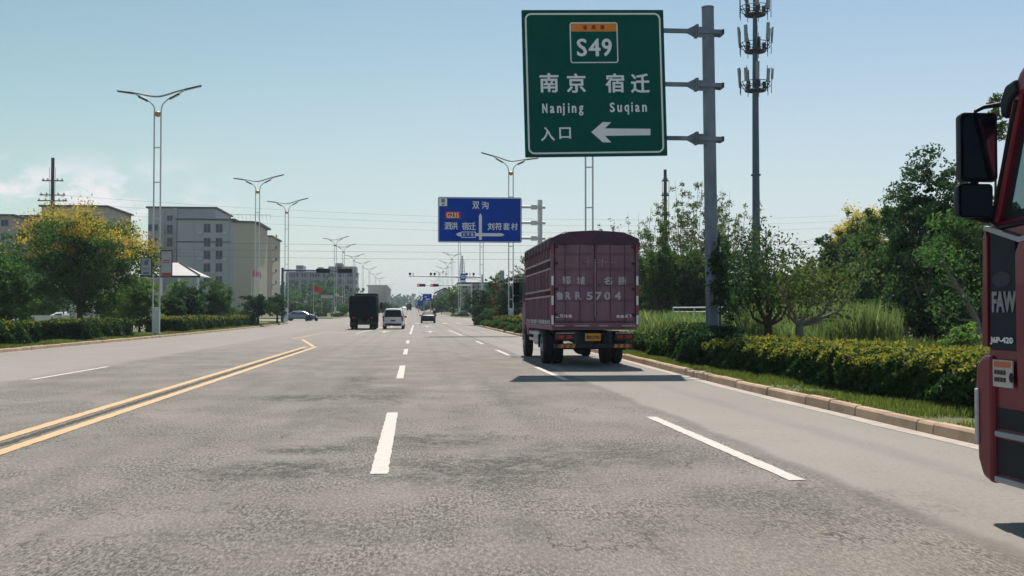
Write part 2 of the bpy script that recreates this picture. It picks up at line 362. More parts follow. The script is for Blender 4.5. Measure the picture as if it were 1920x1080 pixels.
        d = mth('ADD', mth('MULTIPLY', dx, dx), mth('MULTIPLY', dy, dy)); k = mth('MULTIPLY', rng(d, 1.3, .0), st)
        tot = k if tot is None else mth('ADD', tot, k)
    pn = rng(noise(3.2, 8, (1, .6, 1), .85), .40, .55)
    col = mix(mth('MULTIPLY', mth('MULTIPLY', mth('MULTIPLY', tot, pn), rng(sp2, .68, .46, .5, 1.)), mth('ADD', .6, mth('MULTIPLY', rng(sp3, .6, .42), .8)), cl=True), col, (.035, .04, .032))
    # thin transverse cracks
    for sc, ph, st in ((.33, .0, 1.), (.21, 3.7, .8)):
        wob = mth('MULTIPLY_ADD', noise(1.1, 5, (1, .3, 1), .6, (ph, 0, 0)), 2.2, mth('MULTIPLY', Y, sc))
        fr = mth('ABSOLUTE', mth('SUBTRACT', mth('FRACT', mth('ADD', wob, ph)), .5))
        ln = mth('MULTIPLY', rng(fr, .016, .003), rng(noise(.8, 3, (1, 1, 1), .5, (0, ph, 0)), .48, .56))
        col = mix(mth('MULTIPLY', mth('MULTIPLY', ln, grain), .8*st), col, (.03, .03, .028))
    vo = n.new('ShaderNodeTexVoronoi'); vo.feature = 'DISTANCE_TO_EDGE'; vo.inputs['Scale'].default_value = 1.5
    vm = n.new('ShaderNodeVectorMath'); vm.operation = 'ADD'; l.new(P, vm.inputs[0])
    cnz = n.new('ShaderNodeTexNoise'); cnz.inputs['Scale'].default_value = 3; l.new(P, cnz.inputs['Vector'])
    vs_ = n.new('ShaderNodeVectorMath'); vs_.operation = 'SCALE'; vs_.inputs['Scale'].default_value = .5; l.new(cnz.outputs['Color'], vs_.inputs[0]); l.new(vs_.outputs[0], vm.inputs[1]); l.new(vm.outputs[0], vo.inputs['Vector'])
    ck = mth('MULTIPLY', rng(vo.outputs['Distance'], .014, .004), mth('MULTIPLY', rng(noise(.5, 2, (1, 1, 1), .5, (7, 2, 0)), .52, .6), grain))
    col = mix(mth('MULTIPLY', ck, .22), col, (.045, .045, .04))
    l.new(col, b.inputs['Base Color'])
    bp = n.new('ShaderNodeBump'); bp.inputs['Strength'].default_value = .55; bp.inputs['Distance'].default_value = .012
    hh = mth('ADD', mth('MULTIPLY', sp1, .5), sp2); l.new(mth('MULTIPLY', hh, grain), bp.inputs['Height']); l.new(bp.outputs[0], b.inputs['Normal'])
    return m
asphalt = road_material()
soil = mat('grassy_soil', (.06, .095, .03), .95, 0, .3, .6, .5, col2=(.14, .14, .06), detail=8, bscale=18)
yard = mat('yard_concrete', (.3, .28, .25), .9, 0, .15, .4)

YF = yr(-30, 50, 10) + yr(50, 180, 5)[1:] + yr(180, 1000, 40)[1:] + [1500, 2400]
sheet('ground', lambda Y: -1600, lambda Y: 1600, YF, -.05, soil, 8)
sheet('road', lambda Y: -15.6, lambda Y: 7.9 if Y < 100 else 7.9, YF[:-2] + [1100], 0, asphalt, 4)
sheet('side_road_left', lambda Y: -400, lambda Y: -15.6, yr(140, 195, 5), 0, asphalt)
sheet('side_road_right', lambda Y: 7.9, lambda Y: 400, yr(115, 215, 5), 0, asphalt)
YN = yr(-30, 110, 5) + [112, 114, 116, 117, 118, 119, 120, 121, 122, 122.6]
sheet('verge_near_right', lambda Y: kerbR(Y)+.13, lambda Y: 1500, YN, .12, soil, 3)
YL = yr(-30, 135, 5) + [137, 139, 140, 141, 142, 143, 144, 145, 146, 146.6]
sheet('verge_near_left', lambda Y: -1500, lambda Y: kerbL(Y)-.13, YL, .12, soil, 3)
YR2 = [200.4, 200.8, 201, 202, 203, 204, 206, 209, 215] + yr(220, 1000, 40)
sheet('verge_far_right', lambda Y: kerbR2(Y)+.13, lambda Y: 1500, YR2, .12, soil, 3)
YL2 = [181.3, 182, 183, 184, 185, 188, 192, 200] + yr(220, 1000, 40)
sheet('verge_far_left', lambda Y: -1500, lambda Y: kerbL2(Y)-.13, YL2, .12, soil, 3)
sheet('yard', lambda Y: -70, lambda Y: -24, yr(78, 140, 5), .126, yard)

def kerb(name, fn, side, Y0, Y1, ln=.98, seed=1, y_step=None):
    rn = random.Random(seed); mb = MB(); Y = Y0
    while Y < Y1:
        Ln = ln if rn.random() > .12 else ln*.45
        a, b = fn(Y), fn(min(Y+Ln, Y1)); n = Vector((b-a, Ln, 0)).normalized(); sx = side
        if abs(b-a) > 4: Y += Ln; continue
        tip = rn.uniform(-.012, .012); off = rn.uniform(-.012, .012); g0, g1 = gz(Y), gz(Y+Ln); gap = .012
        nx, ny = n.y*sx, -n.x*sx
        pts = []
        for (px_, py_, g, dy) in ((a, Y, g0, gap), (b, Y+Ln, g1, -gap)):
            bx, by = px_ + n.x*dy + nx*off, py_ + n.y*dy + ny*off
            h = .15 + tip
            pts += [(bx, by, g-.05), (bx + nx*.015, by + ny*.015, g+h-.03), (bx + nx*.04, by+ny*.04, g+h), (bx + nx*.15, by+ny*.15, g+h), (bx+nx*.15, by+ny*.15, g-.05)]
        mb.add(pts, [(0,1,2,3,4), (9,8,7,6,5), (0,5,6,1), (1,6,7,2), (2,7,8,3), (3,8,9,4)])
        Y += Ln
    return struct(mb.build(name, pave_stone))
kerb('kerb_near_right', kerbR, 1, -20, 122.4, seed=4)
kerb('kerb_near_left', kerbL, -1, -20, 146.4, seed=5)
kerb('kerb_far_right', kerbR2, 1, 201, 500, 3.5, seed=6)
kerb('kerb_far_left', kerbL2, -1, 182, 500, 3.5, seed=7)
sheet('gutter_right', lambda Y: kerbR(Y)-.24 + .02*math.sin(Y*1.7), lambda Y: kerbR(Y)-.01, yr(-20, 110, 1.3), .004, gutter_m)
sheet('gutter_left', lambda Y: kerbL(Y)+.01, lambda Y: kerbL(Y)+.2, yr(-20, 130, 5), .004, gutter_m)

# painted markings -------------------------------------------------------
def paint(name, col):
    m = bpy.data.materials.new(name); m.use_nodes = True; t = m.node_tree; n = t.nodes; l = t.links; b = n['Principled BSDF']; b.inputs['Roughness'].default_value = .7
    g = n.new('ShaderNodeNewGeometry'); no = n.new('ShaderNodeTexNoise'); no.inputs['Scale'].default_value = 12; no.inputs['Detail'].default_value = 9; no.inputs['Roughness'].default_value = .7
    l.new(g.outputs['Position'], no.inputs['Vector']); mr = n.new('ShaderNodeMapRange'); mr.inputs[1].default_value = .54; mr.inputs[2].default_value = .72; l.new(no.outputs['Fac'], mr.inputs[0])
    mx = n.new('ShaderNodeMix'); mx.data_type = 'RGBA'; l.new(mr.outputs[0], mx.inputs[0]); mx.inputs[6].default_value = (*col, 1); mx.inputs[7].default_value = (.26, .25, .235, 1)
    l.new(mx.outputs[2], b.inputs['Base Color']); return m
pwhite = paint('white_road_paint', (.52, .485, .46)); pyellow = paint('yellow_road_paint', (.56, .37, .19))
def strip(mb, x0, y0, x1, y1, wd, z=.006):
    n = max(1, int(abs(y1-y0)/(.12 if y0 < 32 else 4))); jr = random.Random(int(y0*10)); jt = .007 if y0 < 32 else 0; d = Vector((x1-x0, y1-y0)).normalized(); nx, ny = -d.y*wd/2, d.x*wd/2; vs = []
    for i in range(n+1):
        t = i/n; x, y = x0+(x1-x0)*t, y0+(y1-y0)*t; g = gz(y)+z
        ja, jb = 1+jr.uniform(-jt, jt)/(wd/2), 1+jr.uniform(-jt, jt)/(wd/2); vs += [(x-nx*ja, y-ny*ja, g), (x+nx*jb, y+ny*jb, g)]
    mb.add(vs, [(2*i, 2*i+1, 2*i+3, 2*i+2) for i in range(n)])
mb = MB()
for k in range(0, 8):
    y0 = 10.0 + 14.75*k
    if y0 < 66: strip(mb, -.31, y0, -.31, y0+6.2, .16)
    y0 = 9.3 + 14.5*k
    if y0 < 60: strip(mb, 3.33, y0, 3.33, y0+5.9, .15)
strip(mb, -.31, -4.5, -.31, 1.5, .16); strip(mb, 3.33, -5, 3.33, 1, .15)
for k in range(-1, 2): strip(mb, -8.4, 10.4+14.6*k, -8.4, 16.5+14.6*k, .15)
strip(mb, -.25, 78, -.05, 124, .16); strip(mb, -4.2, 80, -2.6, 126, .16); strip(mb, 3.2, 73, 3.0, 94, .15)
strip(mb, -6.9, 85.5, -5.0, 84.3, .5); strip(mb, 3.5, 80, 4.9, 80, .55)
for ax, ay in ((-2.3, 84), (1.3, 84), (-2.3, 112), (1.4, 112)):      # arrows
    strip(mb, ax, ay, ax, ay+3.4, .2)
    mb.add([(ax-.55, ay+3.4, gz(ay)+.02), (ax+.55, ay+3.4, gz(ay)+.02), (ax, ay+6, gz(ay)+.03)], [(0, 1, 2)])
strip(mb, -4.2, 131, 3.2, 131, .5); strip(mb, 6, 182, 12, 182, .5)
for k in range(9): strip(mb, -8+1.7*k, 136, -8+1.7*k, 140, .6)
for k in range(16):
    strip(mb, -1.3, 190+15*k, -1.3, 196+15*k, .16); strip(mb, 3.0, 190+15*k, 3.0, 196+15*k, .16); strip(mb, -8, 195+15*k, -8, 201+15*k, .16)
for k in range(10): strip(mb, 8.5+1.1*k, 176, 8.5+1.1*k, 180, .45)
struct(mb.build('lane_markings_white', pwhite))
mb = MB()
for dx in (-.23, .23): strip(mb, -4.54+dx, -20, -4.54+dx, 49.2, .17)
strip(mb, -4.45, 49.4, -6.3, 63, .17); strip(mb, -6.3, 63, -6.9, 64.2, .17); strip(mb, -7.0, 64, -6.8, 84, .12)
for dx in (-.2, .2): strip(mb, -5.2+dx, 192, -5.2+dx, 700, .15)
struct(mb.build('centre_line_yellow', pyellow))
seamd = mat('cracked_seam', (.05, .045, .035), .95, 0, .4, 14, .5)
mb = MB(); rn = random.Random(3); vs = []; y = 8.
while y < 46: vs += [(-4.55-rn.uniform(.03, .07), y, .003), (-4.53+rn.uniform(.02, .06), y, .003)]; y += .12
mb.add(vs, [(2*i, 2*i+1, 2*i+3, 2*i+2) for i in range(len(vs)//2-1)]); struct(mb.build('seam_between_lines', seamd))

# ------------------------------------------------------------------ street lamps
def make_lamp():
    t = thing('street_lamp', 'x', 'street lamp')
    MB().box(-.3, .3, -.2, .2, 0, .06).box(-.24, .24, -.12, .12, .06, 1.75, .02).build('plinth', white_steel, t)
    H = 14.6
    for s in (-1, 1): MB().tube([(s*.215, 0, 1.7), (s*.215, 0, H)], .052, 8).build('column', white_steel, t, True)
    mb = MB()
    for z in (2.6, 5.2, 7.6, 10.0, 12.3): mb.box(-.18, .18, -.03, .03, z, z+.07)
    mb.build('cross_bars', white_steel, t)
    MB().lathe([(.04, -.17), (.15, -.12), (.19, 0), (.17, .14), (.06, .22)], (0, 0, H-.05), 12).build('finial', bulb_gold, t, True)
    def sm(p, n=4):
        out = []
        for i in range(len(p)-1):
            p0, p1, p2, p3 = p[max(i-1, 0)], p[i], p[i+1], p[min(i+2, len(p)-1)]
            for k in range(n):
                u = k/n; out.append(tuple(.5*((2*b)+(-a+c)*u+(2*a-5*b+4*c-d)*u*u+(-a+3*b-3*c+d)*u**3) for a, b, c, d in zip(p0, p1, p2, p3)))
        return out + [p[-1]]
    top = sm([(-2.66, 0, H+1.48), (-1.58, 0, H+1.37), (-.6, 0, H+1.18), (0, 0, H+1.14), (.5, 0, H+1.24), (1.25, 0, H+1.5), (2.0, 0, H+1.72), (2.85, 0, H+1.95)])
    MB().tube(top, [.035 + .03*math.sin(math.pi*i/(len(top)-1)) for i in range(len(top))], 8).build('top_bow', steel, t, True)
    MB().tube(sm([(-.215, 0, H), (-.24, 0, H+.45), (-.6, 0, H+.85), (-1.2, 0, H+1.15), (-1.6, 0, H+1.34)]), .05, 8).build('bracket', white_steel, t, True)
    MB().tube(sm([(.215, 0, H), (.3, 0, H+.56), (.68, 0, H+.97), (1.35, 0, H+1.36), (1.85, 0, H+1.66)]), .05, 8).build('bracket', white_steel, t, True)
    for p, q in (((-2.6, H+1.45), (-1.55, H+1.31)), ((1.75, H+1.62), (2.8, H+1.90)), ((-1.25, H+1.1), (-.65, H+.82)), ((.75, H+.98), (1.4, H+1.34))):
        mid = ((p[0]+q[0])/2, (p[1]+q[1])/2); a = math.atan2(q[1]-p[1], q[0]-p[0]); ln = math.hypot(q[0]-p[0], q[1]-p[1])/2
        T = Matrix.Translation((mid[0], 0, mid[1])) @ Matrix.Rotation(-a, 4, 'Y')
        h = MB(T).box(-ln, ln, -.14, .14, -.05, .035, .02).build('lamp_head', dark_steel, t)
        MB(T).box(-ln*.9, ln*.9, -.11, .11, -.056, -.052).build('lens', led_face, h)
    return t
lamp0 = make_lamp()
GL, GR = 'twin-tube street lamps along the left side', 'twin-tube street lamps along the right side'
left_lamps = [(293, 74, 'tall twin-tube street lamp carrying two banners above the left hedge'), (482, 122, 'twin-tube street lamp in front of the beige apartment block, pink flag at its foot'),
  (537, 148, 'twin-tube street lamp at the near left corner of the junction beside the signal mast'), (628.5, 230, 'twin-tube street lamp on the left island beyond the junction, behind the hanging dark signal'),
  (644, 259, 'second twin-tube street lamp beyond the junction on the left'), (664, 310, 'third twin-tube street lamp beyond the junction, above the dark covered truck'),
  (680, 359, 'fourth twin-tube street lamp beyond the junction on the left'), (692.6, 419, 'fifth twin-tube street lamp beyond the junction on the left'),
  (704, 494, 'sixth twin-tube street lamp beyond the junction on the left'), (712, 573, 'seventh twin-tube street lamp beyond the junction on the left'), (733, 760, 'farthest and smallest twin-tube street lamp on the left')]
first = True
for px, Y, lb in left_lamps:
    X = at(px, 560, Y).x; loc = (X, Y, gz(Y)+.12)
    if first: lamp0.location = loc; lamp0['label'] = lb; lamp0['group'] = GL; first = False
    else: dup(lamp0, loc, 0, lb, GL)
right_lamps = [(1105, 64, 'nearest right street lamp, its two tubes showing below the green sign'), (958, 103, 'twin-tube street lamp rising behind the blue direction sign'),
  (903, 147, 'twin-tube street lamp hidden by the blue sign, beside the camera gantry post'), (861.5, 214, 'twin-tube street lamp on the small island beyond the junction on the right'),
  (847.5, 298, 'first twin-tube street lamp past the right island'), (839, 354, 'second twin-tube street lamp past the right island'), (831, 407, 'third twin-tube street lamp past the right island'),
  (825, 460, 'fourth twin-tube street lamp past the right island'), (820, 540, 'fifth twin-tube street lamp past the right island'), (815, 640, 'farthest and smallest twin-tube street lamp on the right')]
for px, Y, lb in right_lamps:
    X = at(px, 560, Y).x; dup(lamp0, (X, Y, gz(Y)+.12), math.pi, lb, GR)

# banners hung on the first lamp
banner_w = mat('banner_white', (.42, .45, .48), .7, 0, .05, 2); banner_r = mat('banner_red', (.5, .05, .06), .7); banner_b = mat('banner_blue', (.1, .2, .33), .7)
def banner(label, xc, Y, z0, z1, wd, accent, blocks):
    t = thing('hanging_banner', label, 'banner', (xc, Y, z0), 0, 'banners on the first lamp')
    h = z1-z0
    mb = MB(); mb.box(-wd/2-.04, wd/2+.04, -.03, .03, h, h+.07).box(-wd/2-.04, wd/2+.04, -.03, .03, -.07, 0)
    for s in (-1, 1): mb.box(s*(wd/2+.02)-.02, s*(wd/2+.02)+.02, -.03, .03, 0, h)
    mb.build('frame', dark_steel, t); MB().box(-wd/2, wd/2, -.012, .012, .003, h-.003).build('panel', banner_w, t)
    mb = MB()
    for (u0, u1, v0, v1) in blocks: mb.add([(-wd/2+u0*wd, -.016, v0*h), (-wd/2+u1*wd, -.016, v0*h), (-wd/2+u1*wd, -.016, v1*h), (-wd/2+u0*wd, -.016, v1*h)], [(0, 1, 2, 3)])
    mb.build('print', accent, t)
p = at(274, 516, 72); q = at(274, 484, 72); banner('left banner on the first street lamp, pale blue with a dark figure', p.x, 72, p.z, q.z, .62, banner_b, [(.3, .7, .6, .85), (.2, .8, .05, .2), (.15, .85, .3, .33), (.15, .85, .38, .41)])
p = at(312, 518, 72); q = at(312, 471, 72); banner('right banner on the first street lamp, white with red lettering', p.x, 72, p.z, q.z, .66, banner_r, [(.2, .8, .6, .65), (.2, .8, .52, .56), (.1, .95, .02, .14), (.3, .6, .92, .94)])

# ------------------------------------------------------------------ green direction sign
def make_green_sign():
    Y = 29.3; k = 1/ppm(1112, Y); base = at(1335, 560, Y); t = thing('motorway_direction_sign', 'large green motorway sign reading S49 Nanjing Suqian on a thick grey pole', 'road sign', (base.x, Y, .12))
    c = at(1112, 160, Y); tilt = -R(1.5)
    top = at(1327, 15, Y) - t.location; bot = at(1336.5, 640, Y) - t.location
    MB().tube([(bot.x+.01, 0, -.1), (bot.x, 0, .3), tuple(top)], [.178, .178, .165], 24).build('pole', pole_grey, t, True)
    MB().lathe([(.172, 0), (.172, .03), (.05, .06)], tuple(top), 24).build('pole_cap', pole_grey, t, True)
    MB().box(-.32, .36, -.3, .3, -.02, .05, .01).build('foot_plate', steel, t)
    T = Matrix.Translation(c - t.location - Vector((0, .28, 0))) @ Matrix.Rotation(tilt, 4, 'Y')
    W, H = 268*k, 275*k
    def loc(px, py):
        v = Matrix.Rotation(-tilt, 4, 'Y') @ Vector(((px-1112)*k, 0, (160-py)*k)); return v.x, v.z
    pn = MB(T).prism(rrect(-W/2, W/2, -H/2, H/2, .03), 0, .03).build('sign_panel', green_board, t)
    mb = MB(T); ringband(mb, -W/2+.085, W/2-.085, -H/2+.085, H/2-.085, .17, .045, -.003)
    x0, z1 = loc(1064.5, 47); x1, z0 = loc(1155.5, 121); x1 += .02
    cxs, czs = (x0+x1)/2, (z0+z1)/2; ringband(mb, x0, x1, z0, z1, .07, .028, -.003); mb.build('border', refl_white, t)
    zb = z1 - .25; mb = MB(T); pts = [p for p in rrect(x0+.03, x1-.03, zb-.06, z1-.03, .05) if p[1] > zb-.01] + [(x0+.03, zb), (x1-.03, zb)]
    mb.add([(a, -.004, b) for a, b in pts], [tuple(range(len(pts)))]); mb.build('orange_band', orange_face, t)
    mb = MB(T)
    for i, ch in enumerate('省高速'): text_into(mb, ch, cxs + (i-1)*.235, (zb+z1-.02)/2, .115, .12, -.006, .004)
    mb.build('band_lettering', dred, t)
    mb = MB(T)
    for i, (ch, u) in enumerate((('S', -.335), ('4', .01), ('9', .345))): text_into(mb, ch, cxs+u, czs-.13, .25 if ch != '4' else .3, .46, -.004, .014)
    mb.build('road_number', refl_white, t)
    for grp in ((('南', 1026, 161), ('京', 1077, 160.5)), (('宿', 1150, 159), ('迁', 1198, 158.5))):
        mb = MB(T)
        for ch, px, py in grp: u, v = loc(px, py); text_into(mb, ch, u, v, .49, .5, -.004, .014)
        mb.build('place_name', refl_white, t)
    mb = MB(T)
    def spaced(s, pxa, pxb, pyb, cap):
        wdt = {'j': .42, 'i': .32, 'N': 1.15, 'S': 1.1}; tot = sum(wdt.get(c, 1) for c in s); unit = (pxb-pxa)*k/(tot + .42*(len(s)-1)); u, v0 = loc(pxa, pyb)
        for ch in s:
            wd = wdt.get(ch, 1)*unit; lo, hi = (0, .74)
            if ch in 'NS': lo, hi = 0, 1
            if ch in 'gq': lo, hi = -.3, .74
            if ch == 'i': lo, hi = 0, 1.02
            if ch == 'j': lo, hi = -.3, 1.02
            text_into(mb, ch, u+wd/2 - (.035 if ch == 'j' else 0), v0+(lo+hi)/2*cap, wd*(.8 if ch != 'i' else .62), (hi-lo)*cap, -.004, .009); u += wd + .42*unit
    spaced('Nanjing', 1013, 1091, 217.5, 17*k); mb.build('latin_name', refl_white, t); mb = MB(T); spaced('Suqian', 1140, 1211, 213.5, 17*k); mb.build('latin_name', refl_white, t)
    mb = MB(T)
    for ch, px, py, sz in (('入', 1023.5, 256.5, .36), ('口', 1056, 254.5, .3)): u, v = loc(px, py); text_into(mb, ch, u, v, sz, sz, -.004, .008)
    mb.build('entrance_lettering', refl_white, t)
    z3 = lambda x, y: loc(960 + x/3.375, y/3.375)
    mb = MB(T); P = [z3(*q) for q in ((490, 850), (563, 785), (617, 785), (577, 825), (868, 823), (868, 864), (577, 872), (617, 913), (563, 913))]
    mb.add([(a, -.004, b) for a, b in P], [(0, 1, 2, 3, 6, 7, 8), (3, 4, 5, 6)]); mb.build('arrow', refl_white, t)
    for py in (57, 157.5, 258.5):
        a = at(1130, py, Y) - t.location; b = at(1353, py-1, Y) - t.location; q = at(1288, py, Y) - t.location; r2 = at(1317, py, Y) - t.location; q0 = at(1246, py, Y)-t.location
        mb = MB(); mb.box(a.x, q.x+.02, -.19, -.08, a.z-.055, a.z+.055, .008); mb.box(r2.x-.3, b.x, -.2, -.165, a.z-.06, a.z+.05); mb.box(r2.x-.02, b.x, .17, .21, a.z-.06, a.z+.05)
        mb.box(b.x-.04, b.x+.02, -.2, .21, a.z-.07, a.z+.06); mb.tube([(q.x+.1, -.13, a.z), (r2.x+.14, 0, a.z-.02)], .10, 12)
        mb.prism([(q.x-.02, a.z-.06), (q.x-.02, a.z+.06), (q.x+.19, a.z+.16), (q.x+.22, a.z+.16), (q.x+.22, a.z-.17), (q.x+.19, a.z-.17)], -.16, -.10)
        mb.box(q.x+.19, q.x+.22, -.26, .0, a.z-.17, a.z+.17); mb.box(q.x+.235, q.x+.265, -.26, .0, a.z-.17, a.z+.17)
        mb.prism([(q.x+.27, a.z-.16), (q.x+.27, a.z+.13), (r2.x+.1, a.z+.13), (r2.x+.1, a.z-.16)], -.14, -.1)
        mb.build('bracket_arm', pole_grey, t)
    for px in (1020, 1075, 1130, 1185, 1230):
        a = at(px, 40, Y)-t.location; b = at(px+3, 290, Y)-t.location; MB().tube([(a.x, -.225, a.z-.1), (b.x, -.225, b.z+.1)], .025, 6).build('stiffener', alu_back, t)
make_green_sign()

# ------------------------------------------------------------------ blue direction sign
def make_blue_sign():
    Y = 74; c = at(899.5, 413, Y); k = 1/ppm(900, Y); pb = at(1012.5, 560, Y); t = thing('blue_direction_sign', 'blue and white road direction sign on a white post behind the maroon truck', 'road sign', (pb.x, Y, gz(Y)+.12))
    T = Matrix.Translation(c - t.location - Vector((0, .3, 0))); W, H = 157*k, 85*k
    loc = lambda x, y: ((780+x/4.154-899.5)*k, (413-360-y/4.154)*k)
    MB(T).prism(rrect(-W/2, W/2, -H/2, H/2, .12), 0, .04).build('sign_panel', blue_board, t)
    mb = MB(T); ringband(mb, -W/2+.03, W/2-.03, -H/2+.03, H/2-.03, .1, .045, -.004)
    def pg(m_, pts, y=-.005): m_.add([(*[a for a in loc(*p)][:1], y, loc(*p)[1]) for p in pts], [tuple(range(len(pts)))])
    pg(mb, [(180, 55), (241, 55), (241, 115), (180, 115)], -.005); mb.build('border', refl_white, t)
    mb = MB(T); pg(mb, [(488, 375), (488, 190), (499, 168), (511, 190), (511, 375)], -.006)
    pg(mb, [(511, 323), (665, 323), (687, 335), (665, 347), (511, 347)], -.006); pg(mb, [(488, 347), (458, 347), (458, 323), (488, 323)], -.006); pg(mb, [(352, 320), (352, 350), (334, 350), (308, 334), (334, 318)], -.006)
    pg(mb, [(343, 336), (352, 312), (462, 312), (462, 360), (352, 360)], -.008); mb.build('arrows', refl_white, t)
    mb = MB(T); pg(mb, [(350, 336), (356, 318), (457, 318), (457, 354), (356, 354)], -.011); mb.build('side_road_tab', blue_board, t)
    mb = MB(T); pg(mb, [(226, 156), (345, 156), (345, 212), (226, 212)], -.006); mb.build('route_shield', red_face, t)
    mb = MB(T); u, v = loc(285, 185); text_into(mb, 'G235', u, v, 95/4.154*k, 40/4.154*k, -.009, .012); mb.build('route_number', cream_text, t)
    for s, xs, y, sz in (('双沟', (464, 536), 106, 58), ('泗洪', (245, 297), 268, 56), ('宿迁', (383, 437), 270, 58), ('刘符套村', (582, 641, 702, 765), 270, 56)):
        mb = MB(T)
        for ch, x in zip(s, xs): u, v = loc(x, y); text_into(mb, ch, u, v, sz*.9/4.154*k, sz/4.154*k, -.008, .010)
        mb.build('place_name', refl_white, t)
    mb = MB(T)
    for ch, x in zip('北环路', (372, 404, 436)): u, v = loc(x, 336); text_into(mb, ch, u, v, 22/4.154*k, 24/4.154*k, -.015, .004)
    mb.build('side_road_name', refl_white, t)
    mb = MB(T); u, v = loc(210, 74); text_into(mb, '南', u, v, 28/4.154*k, 28/4.154*k, -.009, .006); pg(mb, [(199, 108), (210, 92), (221, 108)], -.009); mb.build('compass_mark', black_plastic, t)
    tp = at(1012.5, 375, Y) - t.location
    MB().tube([(0, 0, -.1), (0, 0, tp.z)], .165, 16).build('pole', white_steel, t, True)
    for py in (388, 417.5, 446.5):
        a = at(900, py, Y)-t.location; b = at(1022, py, Y)-t.location; q = at(995, py, Y)-t.location
        mb = MB(); mb.tube([(a.x, -.18, a.z), (b.x, -.18, a.z)], .09, 8).box(q.x, q.x+.42, -.3, -.06, a.z-.16, a.z+.16, .03).tube([(-.2, -.18, a.z-.02), (.36, .18, a.z-.02)], .06, 6)
        mb.build('bracket_arm', white_steel, t)
make_blue_sign()

# ------------------------------------------------------------------ wheels
def wheel(parent, x, y, z, r, wdt, rimmat, out=-1, dual=False):
    w_ = MB().lathe([(r*.6, -wdt/2), (r*.93, -wdt/2), (r, -wdt*.35), (r, wdt*.35), (r*.93, wdt/2), (r*.6, wdt/2)], (x, y, z), 22, 'x').build('wheel', rubber, parent, True)
    if dual: MB().lathe([(r*.6, -wdt/2), (r*.93, -wdt/2), (r, -wdt*.35), (r, wdt*.35), (r*.93, wdt/2), (r*.6, wdt/2)], (x - out*wdt*1.15, y, z), 22, 'x').build('tyre', rubber, w_, True)
    e = x + out*wdt/2
    MB().lathe([(r*.62, 0), (r*.6, out*.02), (r*.5, -out*.05), (r*.3, -out*.07), (r*.24, out*.02), (r*.12, out*.04)], (e, y, z), 18, 'x').build('rim', rimmat, w_, True)
    return w_

